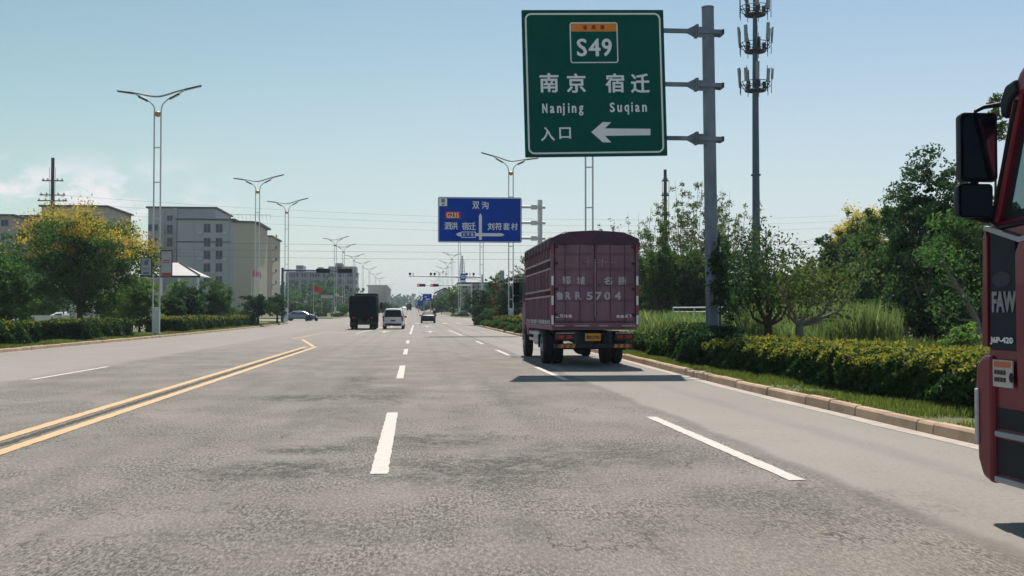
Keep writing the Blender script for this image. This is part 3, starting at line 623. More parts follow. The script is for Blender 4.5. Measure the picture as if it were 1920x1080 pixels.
# ------------------------------------------------------------------ maroon stake truck
maroon = mat('faded_maroon_paint', (.175, .08, .115), .6, 0, .35, 1.6, .1, spec=.2, stretch=(1, 1, .4), col2=(.28, .165, .195), detail=7)
maroon_dk = mat('maroon_canvas', (.075, .032, .06), .8, 0, .25, 2.2, .5, bscale=3)
maroon_lt = mat('pale_maroon_rail', (.33, .23, .28), .6, 0, .25, 3)
redtape = mat('red_reflective_tape', (.32, .04, .06), .5); faded_white = mat('worn_white_letters', (.5, .46, .49), .7, 0, .2, 20)
warn_red = mat('warning_board_red', (.36, .06, .05), .5); warn_yel = mat('warning_yellow', (.45, .28, .08), .5)
def make_stake_truck():
    t = thing('stake_truck', 'high-sided maroon cargo truck seen from behind in the right lane', 'truck', (4.92, 29.5, 0))
    W, L_, Z0, Z1 = 1.17, 6.9, 1.12, 3.5
    q = lambda x, y: ((960 + x/3.6 - 1117)*.01438, 1.45 + (588 - 400 - y/3.6)*.01438)
    # rear doors with pressed ribs
    for s in (-1, 1):
        xs = (-W+.07, -.012) if s < 0 else (.012, W-.07); mb = MB(); zs = [Z0+.12]
        for y in (585, 480, 372, 268): zs.append(q(0, y)[1])
        zs.append(Z1-.12)
        mb.box(xs[0], xs[1], .02, .05, zs[0], zs[-1])
        for a, b in zip(zs, zs[1:]): mb.box(xs[0]+.035, xs[1]-.035, -.012, .02, a+.03, b-.03, .012)
        d = mb.build('rear_door', maroon, t)
        cx = .36*s
        r_ = MB().tube([(cx-.28*s*1, -.04, 2.93), (cx+.02, -.05, 2.86), (cx+.10*(-s), -.05, 2.84)], .014, 6)
        r_.tube([(cx-.16*s, -.03, 2.98), (cx-.16*s, -.03, 2.74)], .015, 6).tube([(cx-.3*s, -.03, 2.86), (cx+.2*s, -.03, 2.86)], .008, 6).build('handle', maroon_lt, d, True)
        mb = MB()
        for x in (.82, .42): mb.tube([(x*s, -.025, Z0+.1), (x*s, -.025, Z1-.15)], .009, 6)
        mb.build('lock_rod', maroon_dk, d)
        mb = MB()
        for z in (1.4, 2.1, 2.8, 3.25): mb.box(s*(W-.11)-.05, s*(W-.11)+.05, -.03, 0, z, z+.07)
        mb.build('hinge', dark_steel, d)
    MB().box(-.01, .016, -.022, .0, Z0+.25, Z1-.55).build('seam_strip', maroon_lt, t)
    mb = MB()
    for s in (-1, 1): mb.box(s*W-.04, s*W+.04, -.02, .1, Z0, Z1)
    mb.box(-W+.04, W-.04, -.03, .08, Z1-.1, Z1+.02).box(-W+.04, W-.04, -.03, .08, Z0-.02, Z0+.1); mb.build('rear_frame', maroon, t, bevel=.006)
    mb = MB()
    for x0, x1 in ((-.62, -.45), (-.1, .1), (.62, .74)): mb.box(x0, x1, -.05, -.033, Z1-.045, Z1-.01)
    mb.build('marker_strip', refl_white, t)
    mb = MB(); mr = MB()
    for s in (-1, 1):
        for i, z in enumerate((Z0+.05, Z0+.32, Z0+.58, Z0+.85, Z0+1.12, Z0+2.0)): (mb if i % 2 == 0 else mr).box(s*W-.028, s*W+.028, -.025, -.021, z, z+.25)
    mb.build('white_tape', refl_white, t); mr.build('red_tape', redtape, t)
    mb = MB()
    for a, b in ((-1.1, -.85), (-.55, -.15), (.1, .35), (.75, 1.1)): mb.box(a, b, -.036, -.032, Z0, Z0+.025)
    mb.build('bottom_tape', faded_white, t)
    # lettering on the doors
    mb = MB()
    for ch, x in (('郓', 370), ('城', 468), ('名', 655), ('扬', 752)): u, v = q(x, 448); text_into(mb, ch, u, v, .21, .21, -.020, .008)
    mb.build('name_lettering', faded_white, t)
    mb = MB()
    for ch, x in zip('鲁RR5704', (322, 378, 450, 527, 590, 650, 722)): u, v = q(x, 552); text_into(mb, ch, u, v, .15 if ch != '鲁' else .17, .20, -.020, .012)
    mb.build('plate_number_lettering', faded_white, t)
    mb = MB(); u0, v0 = q(290, 703); u1, v1 = q(412, 678); mb.box(u0, u1, -.021, -.016, v0, v1); u0, v0 = q(708, 705); u1, v1 = q(826, 680); mb.box(u0, u1, -.021, -.016, v0, v1); mb.build('sticker', redtape, t)
    mb = MB()
    for i, ch in enumerate('三元轮胎'): u, v = q(305+30*i, 690); text_into(mb, ch, u, v, .1, .085, -.024, .003)
    for i, ch in enumerate('轮胎天下'): u, v = q(725+28*i, 692); text_into(mb, ch, u, v, .1, .085, -.024, .003)
    mb.build('sticker_lettering', refl_white, t)
    # bed floor, side stakes with three tiers of panels
    MB().box(-W, W, .08, L_, Z0-.1, Z0+.03).build('bed', maroon, t)
    for s in (-1, 1):
        mb = MB(); md = MB(); ml = MB(); n = 8
        for i in range(n+1):
            y = .1 + (L_-.12)*i/n; mb.box(s*W-.035, s*W+.035, y-.03, y+.03, Z0, Z1)
        for a, b in ((Z0+.03, Z0+.80), (Z0+1.03, Z0+1.55), (Z0+1.85, Z1-.02)): 
            for i in range(n):
                y0 = .1 + (L_-.12)*i/n; y1 = .1 + (L_-.12)*(i+1)/n
                md.box(s*(W-.012)-.008, s*(W-.012)+.008, y0+.032, y1-.032, a, b)
                for j in range(1, 4): yy = y0+(y1-y0)*j/4; md.box(s*(W+.004)-.01, s*(W+.004)+.01, yy-.02, yy+.02, a, b)
        for z in (Z0+.80, Z0+.98, Z0+1.55, Z0+1.80, Z1): ml.box(s*(W+.01)-.03, s*(W+.01)+.03, .13, L_-.05, z, z+.05)
        ml.box(s*(W+.004)-.02, s*(W+.004)+.02, .13, L_-.05, Z0+.0, Z0+.03)
        mb.build('stake', maroon, t); md.build('side_panel', maroon, t); ml.build('rail', maroon_lt, t)
        if s < 0:
            m3 = MB(); rn_ = random.Random(5); y = .3
            while y < L_-.4: m3.box(s*W-.042, s*W-.038, y, y+rn_.uniform(.12, .3), Z0+.05, Z0+.17); y += .42
            m3.build('side_tape', faded_white, t)
    MB().box(-W+.02, W-.02, L_-.06, L_, Z0, Z1).build('front_board', maroon, t)
    # canvas roof, bowed and slightly sagging between the hoops
    rings = []
    for i in range(29):
        y = -.06 + (L_+.1)*i/28; sag = .035*(1-math.cos(i*math.pi*2/4))*.5; ring = []
        for k in range(13):
            u = -1 + 2*k/12; z = 3.5 + .22*(1-abs(u)**3.2) - sag*(1-abs(u))
            ring.append((u*(W+.05), y, z))
        ring = [(-W-.05, y, 3.28 if 0 < i < 28 else 3.2)] + ring + [(W+.05, y, 3.28)]; rings.append(ring)
    mb = MB(); mb.loft(rings, close=False, caps=False); n = 15
    r0 = rings[0]; vs = list(r0) + [(p[0], p[1]-.001, 3.36 + .02*math.sin(j*1.7)) for j, p in enumerate(r0)]
    mb.add(vs, [(i, i+1, n+i+1, n+i) for i in range(1, n-2)]); r1 = rings[-1]; mb.add(list(r1), [tuple(range(n))]); mb.build('canvas_roof', maroon_dk, t, True)
    mb = MB()
    for i in range(0, 9): y = .1+(L_-.2)*i/8; mb.tube([(-W-.06, y, 3.2), (-W-.065, y, 3.5), (-W*.7, y, 3.69), (0, y, 3.74), (W*.7, y, 3.69), (W+.065, y, 3.5), (W+.06, y, 3.2)], .012, 5)
    mb.build('rope', dark_steel, t)
    # chassis, tank, lights
    mb = MB()
    for s in (-1, 1): mb.box(s*.42-.05, s*.42+.05, .15, 8.9, .72, .98)
    for y in (.3, 1.5, 3.2, 4.8, 6.2): mb.box(-.42, .42, y, y+.1, .78, .92)
    mb.tube([(-.95, 2.5, .5), (.95, 2.5, .5)], .09, 8).lathe([(.1, -.2), (.24, -.12), (.24, .12), (.1, .2)], (0, 2.5, .5), 14, 'y'); mb.tube([(0, 2.5, .55), (0, 7.5, .75)], .06, 8); mb.build('chassis', dark_steel, t)
    MB().box(-1.1, 1.1, .1, .22, .52, .64, .01).box(-.5, -.42, .12, .5, .6, .95).box(.42, .5, .12, .5, .6, .95).build('rear_bumper', dark_steel, t)
    ma = MB(); my = MB()
    for s in (-1, 1):
        for i in range(6):
            x = s*.58 + s*i*.08; (ma if i % 2 else my).prism([(x-.04, .53), (x+.04, .53), (x+.06, .63), (x-.02, .63)], .085, .094)
    ma.build('bumper_red_stripes', warn_red, t); my.build('bumper_yellow_stripes', warn_yel, t)
    for s in (-1, 1):
        MB().box(s*.82-.26, s*.82+.26, .02, .12, .74, .92, .015).build('light_board', dark_steel, t)
        lp = MB(); lp.box(s*.94-.10, s*.94+.10, .005, .018, .78, .885, .008).box(s*.7-.08, s*.7+.08, .005, .018, .78, .885, .008); lp.build('tail_light', tail_red, t)
        MB().box(s*.82-.25, s*.82+.25, -.02, .02, .925, .945).build('light_trim', faded_white, t)
    u0, v0 = q(498, 860); u1, v1 = q(606, 808); MB().box(u0, u1, .03, .05, v0, v1, .006).build('number_plate', plate_yellow, t)
    mb = MB(); text_into(mb, '鲁RR·5704', (u0+u1)/2, (v0+v1)/2, (u1-u0)*.82, (v1-v0)*.5, .024, .003); mb.build('plate_lettering', dred, t)
    mb = MB(); mb.box(-.42, -.1, .2, .26, .6, .9); mb.box(.3, .42, .2, .26, .6, .9); mb.build('plate_bracket', dark_steel, t)
    MB().box(-1.12, -.62, 4.0, 5.2, .5, .95, .06).build('fuel_tank', steel, t); MB().box(.62, 1.1, 4.0, 4.9, .5, .95, .04).build('battery_box', dark_steel, t)
    for s in (-1, 1):
        MB().box(s*1.0-.17, s*1.0+.17, 1.62, 1.66, .42, .85).box(s*1.0-.17, s*1.0+.17, 3.38, 3.42, .45, .85).build('mud_flap', black_plastic, t)
        wheel(t, s*1.03, 2.5, .48, .48, .27, steel, s, True); wheel(t, s*1.0, 8.0, .48, .48, .27, steel, s)
    mb = MB()
    for z in (.62, .82): mb.box(-1.14, -1.10, 3.5, 6.3, z, z+.09)
    mb.build('side_guard', faded_white, t)
    # cab ahead of the box
    mb = MB(); mb.prism([(7.05, .75), (7.05, 2.7), (7.35, 2.86), (8.5, 2.8), (8.95, 2.0), (9.05, 1.2), (9.05, .5), (8.6, .5), (8.55, .95), (8.3, 1.12), (7.7, 1.12), (7.45, .95), (7.4, .75)], -1.1, 1.1, 'x'); mb.build('cab', maroon, t, bevel=.05)
    for s in (-1, 1): MB().prism([(7.5, 1.85), (7.5, 2.55), (8.4, 2.55), (8.75, 1.9)], s*1.104-.003, s*1.104+.003, 'x').build('side_window', glass_dark, t)
    MB().add([(-1.0, 8.99, 1.98), (1.0, 8.99, 1.98), (1.0, 8.55, 2.74), (-1.0, 8.55, 2.74)], [(0, 1, 2, 3)]).build('windscreen', glass_dark, t)
    for s in (-1, 1):
        mb = MB(); mb.tube([(s*1.08, 8.7, 2.7), (s*1.32, 8.75, 2.68), (s*1.34, 8.75, 2.5)], .018, 6).tube([(s*1.08, 8.8, 1.85), (s*1.34, 8.75, 1.9)], .018, 6); mb.box(s*1.34-.11, s*1.34+.11, 8.68, 8.76, 2.12, 2.58, .03).box(s*1.34-.11, s*1.34+.11, 8.68, 8.76, 1.84, 2.08, .03)
        mb.build('mirror', black_plastic, t)
make_stake_truck()

# ------------------------------------------------------------------ red tractor cab, close on the right
red_paint = mat('dark_red_truck_paint', (.17, .013, .028), .35, .1, .12, 1.5, spec=.35, coat=.15)
panel_grey = mat('dark_grey_panel', (.018, .024, .038), .6, 0, .15, 3, spec=.12)
vinyl = mat('pale_vinyl_letters', (.22, .24, .27), .5)
def make_cab():
    xs = 4.06; t = thing('red_lorry', 'dark red heavy lorry with big black mirrors, cut off by the right edge', 'lorry', (xs, 5.0, 0))
    P = lambda px, py, X=xs: (lambda r: (CAMH + r[2]*X/r[0], X*r[1]/r[0] - 5.0))(ray(px, py))   # (z, y) on the side plane
    W = 2.46
    # lower shell, wheel opening at the back of it (local y: front is about 2.5)
    prof = [(2.38, .28), (2.46, .34), (2.5, .52), (2.51, .95), (2.48, 1.14), (2.44, 1.2), (2.42, 2.02), (2.40, 2.1), (-.1, 2.16), (-.1, 1.2), (.0, 1.12), (.45, 1.16), (.9, 1.24), (1.3, 1.2), (1.62, .98), (1.78, .62), (1.8, .3)]
    MB().prism(prof, .0, W, 'x').build('body', red_paint, t, bevel=.035)
    bp_ = [(2.33, .26), (2.47, .30), (2.535, .42), (2.56, .95), (2.54, 1.09), (2.46, 1.16), (2.33, 1.16)]
    MB().prism(bp_, -.035, .32, 'x').build('front_corner_bumper', red_paint, t, bevel=.03)
    MB().box(-.05, -.03, 2.50, 2.545, .52, .92, .01).build('marker_trim', faded_white, t)
    # dark side panel with lettering
    MB().prism([(2.375, 1.20), (2.36, 2.06), (2.04, 1.97), (2.03, 1.20)], -.02, .01, 'x').build('side_deflector', panel_grey, t, bevel=.008)
    dr = MB().prism([(2.02, 1.14), (2.03, 1.86), (1.96, 1.96), (1.6, 2.0), (.8, 2.04), (.78, 1.2), (1.3, 1.2), (1.62, 1.0), (1.78, .82), (2.0, .82)], -.035, .01, 'x').build('door', red_paint, t, bevel=.02)
    MB().prism([(2.40, 2.045), (2.40, 2.075), (1.95, 1.965), (.8, 2.09), (.8, 2.06), (1.95, 1.93)], -.045, -.01, 'x').build('sill_trim', steel, dr)
    MB().prism([(2.465, 1.22), (2.44, 2.0), (2.40, 2.04), (2.385, 2.0), (2.39, 1.22)], -.03, .0, 'x').build('corner_flap', red_paint, t, bevel=.006)
    mb = MB()
    side = lambda v: (v[1], -v[0], v[2])
    z0, ya = P(1862, 562); z0, yb = P(1914, 562)
    text_into(mb, 'FAW', -(ya+yb)/2+.012, 1.535, abs(ya-yb)*.84, .135, -.024, .008, side); mb.build('maker_lettering', vinyl, t)
    mb = MB(); z1, ya = P(1864, 641); z1, yb = P(1906, 641); text_into(mb, 'J6P-420', -(ya+yb)/2, 1.265, abs(ya-yb), .05, -.024, .003, side); mb.build('model_lettering', refl_white, t)
    # faint emblem above the letters: winged oval
    mb = MB(); mb.add([side((-(ya+yb)/2+.15*math.cos(a)*.8, -.0235, 1.69+.055*math.sin(a))) for a in [i*math.pi/10 for i in range(20)]], [tuple(range(20))]); mb.build('emblem', mat('faint_emblem', (.045, .052, .066), .6, spec=.1), t)
    # rear cab, pillars, roof
    zr, yr_ = P(1908, 188)
    prR = [(2.12, 2.10), (2.42, 2.10), (yr_+.26, 2.88), (yr_+.02, 2.90)]
    for s, x in ((0, 0.0), (1, W-.1)):
        MB().prism([(2.31, 2.08), (2.40, 2.08), (2.09, 2.94), (1.98, 2.94)], x, x+.1, 'x').build('front_pillar', red_paint, t, bevel=.02)
        MB().box(x, x+.1, .55, .75, 2.1, 2.95).build('door_pillar', red_paint, t)
        MB().prism([(.76, 2.13), (2.33, 2.08), (2.0, 2.93), (.76, 2.93)], x+.045, x+.055, 'x').build('door_window', glass_clear, t)
        mb = MB(); mb.tube([(x+.0, .8, 2.11), (x+.0, 2.25, 2.05), (x+.0, 2.36, 2.1), (x+.0, 2.03, 2.9)], .018, 6); mb.build('window_seal', black_plastic, t)
    MB().box(0, W, -.1, .55, 2.14, 3.0, .03).build('sleeper', red_paint, t)
    MB().prism([(-.1, 2.94), (2.05, 2.92), (2.1, 2.98), (2.0, 3.1), (1.4, 3.3), (.3, 3.45), (-.1, 3.45)], 0, W, 'x').build('roof', red_paint, t, bevel=.04)
    MB().add([(.1, 2.39, 2.1), (W-.1, 2.39, 2.1), (W-.1, 2.08, 2.93), (.1, 2.08, 2.93)], [(0, 1, 2, 3)]).build('windscreen', glass_clear, t)
    MB().prism([(2.0, 2.95), (2.02, 3.04), (2.15, 3.02), (2.22, 2.92), (2.21, 2.82), (2.15, 2.79), (2.09, 2.9)], -.02, W+.02, 'x').build('sun_visor', black_plastic, t, bevel=.02)
    MB().prism([(1.2, 2.02), (2.4, 2.02), (2.36, 2.17), (1.7, 2.2), (1.65, 2.05)], .12, W-.12, 'x').build('dashboard', dark_steel, t)
    mb = MB(); cx, cy, cz = .62, 1.62, 2.28
    mb.tube([(cx+.22*math.cos(a), cy+.1*math.sin(a), cz+.2*math.sin(a)) for a in [2*math.pi*i/20 for i in range(21)]], .016, 6, False); mb.tube([(cx-.2, cy, cz), (cx+.2, cy, cz)], .014, 5).tube([(cx, cy, cz), (cx, cy+.25, cz-.3)], .03, 6); mb.build('steering_wheel', black_plastic, t, True)
    MB().box(.35, .9, .65, 1.15, 1.9, 2.15, .05).box(.35, .9, .58, .72, 2.1, 2.85, .05).build('driver_seat', dark_steel, t)
    # steps and fender
    zs, ys = P(1890, 806)
    MB().box(-.03, .05, 1.5, 2.31, .60, .64, .008).build('step', steel, t); MB().box(-.03, .05, 1.45, 2.32, .285, .325, .008).build('step', steel, t)
    MB().box(-.006, .08, 1.55, 2.31, .34, .585).box(-.006, .08, 1.55, 2.31, .655, .80).build('step_well', black_plastic, t)
    z4, ya = P(1873, 700); z5, yb = P(1910, 700)
    MB().box(-.045, -.036, yb, ya, .95, 1.135).build('licence_sticker', mat('sticker_paper', (.5, .46, .42), .7), t)
    mb = MB(); mb.box(-.049, -.046, yb+.02, ya-.02, 1.085, 1.125); mb.build('sticker_band', mat('sticker_orange', (.55, .13, .04), .6), t)
    mb = MB()
    for i in range(2):
        for j in range(4): y_ = (ya+yb)/2+.085-.038*j; mb.box(-.0495, -.0462, y_-.013, y_+.013, 1.035-.05*i, 1.065-.05*i)
    mb.build('sticker_print', dark_steel, t)
    mb = MB(); mb.add([side((-(ya+yb)/2+.115+.03*math.cos(a), -.047, 1.02+.035*math.sin(a))) for a in [i*math.pi/8 for i in range(16)]], [tuple(range(16))]); mb.build('sticker_badge', panel_grey, t)
    MB().prism([(-.1, 1.1), (.0, 1.1), (.35, 1.14), (.9, 1.22), (1.3, 1.18), (1.6, .96), (1.76, .62), (1.66, .62), (1.5, .9), (1.2, 1.08), (.9, 1.14), (.35, 1.08), (-.1, 1.04)], -.05, .3, 'x').build('fender', red_paint, t, bevel=.01)
    MB().tube([(-.02, 1.02, 1.3), (-.05, 1.05, 1.35), (-.05, 1.05, 1.95), (-.02, 1.02, 2.0)], .014, 6).build('grab_handle', black_plastic, t, True)
    MB().box(-.03, .01, .9, 1.08, 1.72, 1.78, .01).build('door_handle', black_plastic, t)
    mb = MB(); mb.box(.1, W-.1, 2.5, 2.56, .42, .7, .02); mb.build('front_bumper', dark_steel, t)
    for s, x in ((-1, .3), (1, W-.3)):
        MB().box(x-.2, x+.2, 2.555, 2.63, .62, .84, .03).build('headlight', led_face, t); wheel(t, x-s*.12, .85, .52, .52, .3, steel, s)
    mb = MB(); mb.box(.75, .87, -5.5, 2.2, .72, 1.0).box(W-.87, W-.75, -5.5, 2.2, .72, 1.0); mb.tube([(.4, .85, .52), (W-.4, .85, .52)], .08, 8); mb.build('chassis', dark_steel, t)
    for s, x in ((-1, .3), (1, W-.3)): wheel(t, x, -2.6, .52, .52, .28, steel, s, True)
    # mirrors (glass looks back at us)
    My = 2.32
    def px_(px, py, Y=My+5.0): p = at(px, py, Y); return p.x-xs, p.z
    def housing(x0, y0, x1, y1, nm, pos, r=.05):
        a, zb = px_(x0, y1); b, zt = px_(x1, y0); mb = MB(); n_ = 6
        ring = lambda k, y: [(p[0], y, p[1]) for p in [( (a+b)/2+(u-(a+b)/2)*k, (zb+zt)/2+(v-(zb+zt)/2)*k) for u, v in rrect(a, b, zb, zt, r, n_)]]
        mb.loft([ring(.93, My-.005), ring(.99, My-.012), ring(1, My+.01), ring(.97, My+.06), ring(.8, My+.105)]); h = mb.build(nm, black_plastic, t, True)
        g = MB(); pts = [((a+b)/2+(u-(a+b)/2)*.84, (zb+zt)/2+(v-(zb+zt)/2)*.9) for u, v in rrect(a, b, zb, zt, r, n_)]; g.add([(p[0], My-.0135 + pos*(p[0]-a) - .06*(p[1]-(zb+zt)/2)*0, p[1]) for p in pts], [tuple(range(len(pts)))]); g.build('mirror_glass', mirror_m, h)
        return (a+b)/2, zb, zt
    housing(1800, 212, 1868, 341, 'main_mirror', 0.0, .035); housing(1796, 345, 1860, 408, 'wide_angle_mirror', 0.02, .03)
    a0 = px_(1834, 216); a1 = px_(1836, 206); a2 = px_(1850, 199); a3 = px_(1890, 197)
    mb = MB(); mb.tube([(a0[0], My+.05, a0[1]), (a1[0], My+.05, a1[1]), (a2[0], My+.04, a2[1]), (a3[0]-.02, My-.08, a3[1]), (.03, My-.2, 2.9)], [.014, .014, .015, .018, .02], 8)
    b0 = px_(1812, 404); b1 = px_(1855, 412); mb.tube([(b0[0], My+.05, b0[1]+.01), (b1[0], My+.04, b1[1]), (.02, My+.05, 2.12)], [.022, .024, .02], 8); c0 = px_(1834, 338); c1 = px_(1832, 350); mb.tube([(c0[0], My+.05, c0[1]), (c1[0], My+.05, c1[1])], .03, 8)
    mb.build('mirror_arm', black_plastic, t, True)
make_cab()

# ------------------------------------------------------------------ cars
def car(name, label, cat, loc, rz, paintm, st, belt_glass, rear_glass, plate, L_, tr, mirrors=True, lightz=(.9, .62), lit=True, group=None, wr=.33, tallights=False):
    """st: stations (y, z_bottom, z_belt, z_roof, half width at belt, half width at roof); y=0 is the tail"""
    t = thing(name, label, cat, loc, rz, group); rings = []
    for (y, zb, zk, zr_, wb, wr_) in st:
        h = [(wb*.9, zb), (wb, zb+.16), (wb+.012, (zb+zk)/2), (wb, zk), (wr_+(wb-wr_)*.12, zk+(zr_-zk)*.8), (wr_*.9, zr_-.015*(zr_ > zk+.2)), (wr_*.45, zr_+.015)]
        rings.append([(a, y, b) for a, b in h] + [(-a, y, b) for a, b in h[::-1]])
    MB().loft(rings).build('body', paintm, t, True, bevel=.015)
    stf = lambda y: [float(np.interp(y, [s[0] for s in st], [s[i] for s in st])) for i in range(1, 6)]
    for s in (-1, 1):
        for (y0, y1, y0t, y1t) in belt_glass:
            pts = []
            for y, top in ((y0, 0), (y1, 0), (y1t, 1), (y0t, 1)):
                zb, zk, zr_, wb, wr_ = stf(y); f_ = .76 if top else .06
                x = wb + (wr_+(wb-wr_)*.12 - wb)*f_/.8; pts.append((s*(x+.012), y, zk+(zr_-zk)*f_))
            MB().add(pts, [(0, 1, 2, 3)]).build('side_window', glass_dark, t)
        wx = s*(st[len(st)//2][4]-.1)
        for wy in (tr[0], tr[1]): wheel(t, wx, wy, wr, wr, .2, steel, s)
        (zb, zt) = lightz[1], lightz[0]; wbk = st[0][4]
        tl = MB(); hw = .16 if not tallights else .1; tl.box(s*(wbk-.02)-hw*.9, s*(wbk-.02)+.035, -.03, .22, zb, zt, .03); tl.build('tail_light', tail_red, t)
        fy = L_; hb = stf(fy)[1]; MB().box(s*(st[-1][4]-.15)-.15, s*(st[-1][4]-.15)+.15, fy-.1, fy+.02, hb-.2, hb-.04, .03).build('headlight', led_face, t)
        if mirrors:
            ym = belt_glass[-1][1]-.15; z = stf(ym); MB().box(s*(z[3]+.1)-.11, s*(z[3]+.1)+.11, ym-.06, ym+.06, z[1]+.02, z[1]+.18, .04).build('wing_mirror', paintm if paintm != white_paint else black_plastic, t)
    if rear_glass:
        (y0, z0, w0), (y1, z1, w1) = rear_glass; MB().add([(-w0, y0, z0), (w0, y0, z0), (w1, y1, z1), (-w1, y1, z1)], [(0, 1, 2, 3)]).build('rear_window', glass_dark, t)
    MB().box(-st[0][4]*.86, st[0][4]*.86, -.035, .1, st[0][1], st[0][1]+.16, .02).build('lower_bumper', black_plastic, t)
    if plate: MB().box(-.22, .22, -.04, -.02, *plate).build('number_plate', plate_blue, t)
    return t
mpv = [(.0, .36, .98, 1.08, .86, .8), (.06, .3, 1.05, 1.78, .92, .70), (.4, .28, 1.05, 1.86, .94, .72), (2.2, .28, 1.04, 1.89, .94, .74), (3.2, .28, 1.02, 1.82, .94, .7), (4.1, .3, 1.0, 1.06, .92, .82), (4.8, .3, .88, .93, .88, .78), (5.0, .36, .7, .76, .8, .7)]
p = at(737, 616, 99); car('white_minivan', 'white minivan with black rear window driving ahead in the middle lane', 'minivan', (p.x, 99, gz(99)), -R(1), white_paint, mpv,
    [(.5, 1.5, .5, 1.5), (1.6, 2.6, 1.6, 2.6), (2.7, 3.85, 2.7, 3.2)], ((-.012, 1.1, .78), (.045, 1.72, .66)), (.72, .84), 5.0, (.95, 4.0), lightz=(1.2, .72), tallights=True)
sedan = [(.0, .4, .82, .95, .8, .72), (.12, .27, .95, 1.03, .89, .78), (.6, .25, .95, 1.06, .91, .76), (1.3, .25, .95, 1.40, .92, .57), (2.3, .25, .93, 1.46, .92, .59), (3.0, .25, .91, 1.37, .92, .56), (3.75, .26, .89, .97, .91, .8), (4.5, .28, .78, .84, .87, .76), (4.75, .36, .62, .68, .76, .68)]
sg = [(1.0, 1.75, 1.3, 1.75), (1.82, 2.6, 1.82, 2.6), (2.67, 3.5, 2.67, 3.0)]
p = at(803, 606, 139); car('black_sedan', 'black sedan with red tail lights ahead in the right lane, seen from behind', 'car', (p.x, 139, gz(139)), 0, dark_paint, sedan, sg, ((.66, 1.10, .66), (1.26, 1.41, .52)), (.72, .82), 4.75, (.95, 3.75), lightz=(.92, .70))
p = at(560, 601, 163); car('silver_sedan', 'blue-grey sedan in side view crossing from the left side road', 'car', (p.x-2.1, 163, gz(163)), -R(90), blue_grey_paint, sedan, sg, ((.66, 1.10, .66), (1.26, 1.41, .52)), None, 4.75, (.95, 3.75), lightz=(.92, .70))
p = at(195, 600, 95); car('parked_dark_van', 'dark blue van parked under the trees behind the left hedge', 'van', (p.x, 95, gz(95)+.13), R(8), blue_grey_paint, mpv, [(.5, 1.5, .5, 1.5), (2.7, 3.85, 2.7, 3.2)], ((-.012, 1.1, .78), (.045, 1.72, .66)), None, 5.0, (.95, 4.0), lightz=(1.2, .72))
p = at(110, 603, 86); car('parked_white_car', 'white car parked between the tree trunks behind the left hedge', 'car', (p.x-1.5, 86, gz(86)+.13), -R(80), white_paint, sedan, sg, ((.66, 1.10, .66), (1.26, 1.41, .52)), None, 4.75, (.95, 3.75), lightz=(.92, .70))
# white light truck parked left
def light_truck():
    p = at(88, 603, 80); t = thing('parked_light_truck', 'white light truck parked behind the left hedge, half hidden by the golden tree', 'truck', (p.x-1.5, 80, gz(80)+.13), R(-78))
    MB().prism([(3.1, .45), (3.1, 2.1), (3.3, 2.2), (4.2, 2.18), (4.7, 1.5), (4.85, 1.25), (4.9, .5), (4.6, .45), (4.5, .8), (3.9, .8), (3.8, .45)], -.92, .92, 'x').build('cab', white_paint, t, bevel=.05)
    for s in (-1, 1):
        MB().prism([(3.45, 1.35), (3.45, 2.0), (4.1, 2.0), (4.5, 1.4)], s*.923-.003, s*.923+.003, 'x').build('side_window', glass_dark, t)
        wheel(t, s*.8, .9, .38, .38, .2, steel, s, True); wheel(t, s*.8, 4.2, .38, .38, .2, steel, s)
        mb = MB(); mb.box(s*.94-.02, s*.94+.02, -.4, 3.0, .8, 1.2); mb.build('side_board', white_paint, t)
    MB().add([(-.82, 4.745, 1.45), (.82, 4.745, 1.45), (.82, 4.25, 2.12), (-.82, 4.25, 2.12)], [(0, 1, 2, 3)]).build('windscreen', glass_dark, t)
    MB().box(-.94, .94, -.4, 3.02, .7, .8).box(-.4, .4, -.3, 4.4, .5, .7).build('flatbed', steel, t)
    MB().box(-.92, .92, 2.98, 3.04, .8, 1.9).build('headboard', white_paint, t)
light_truck()

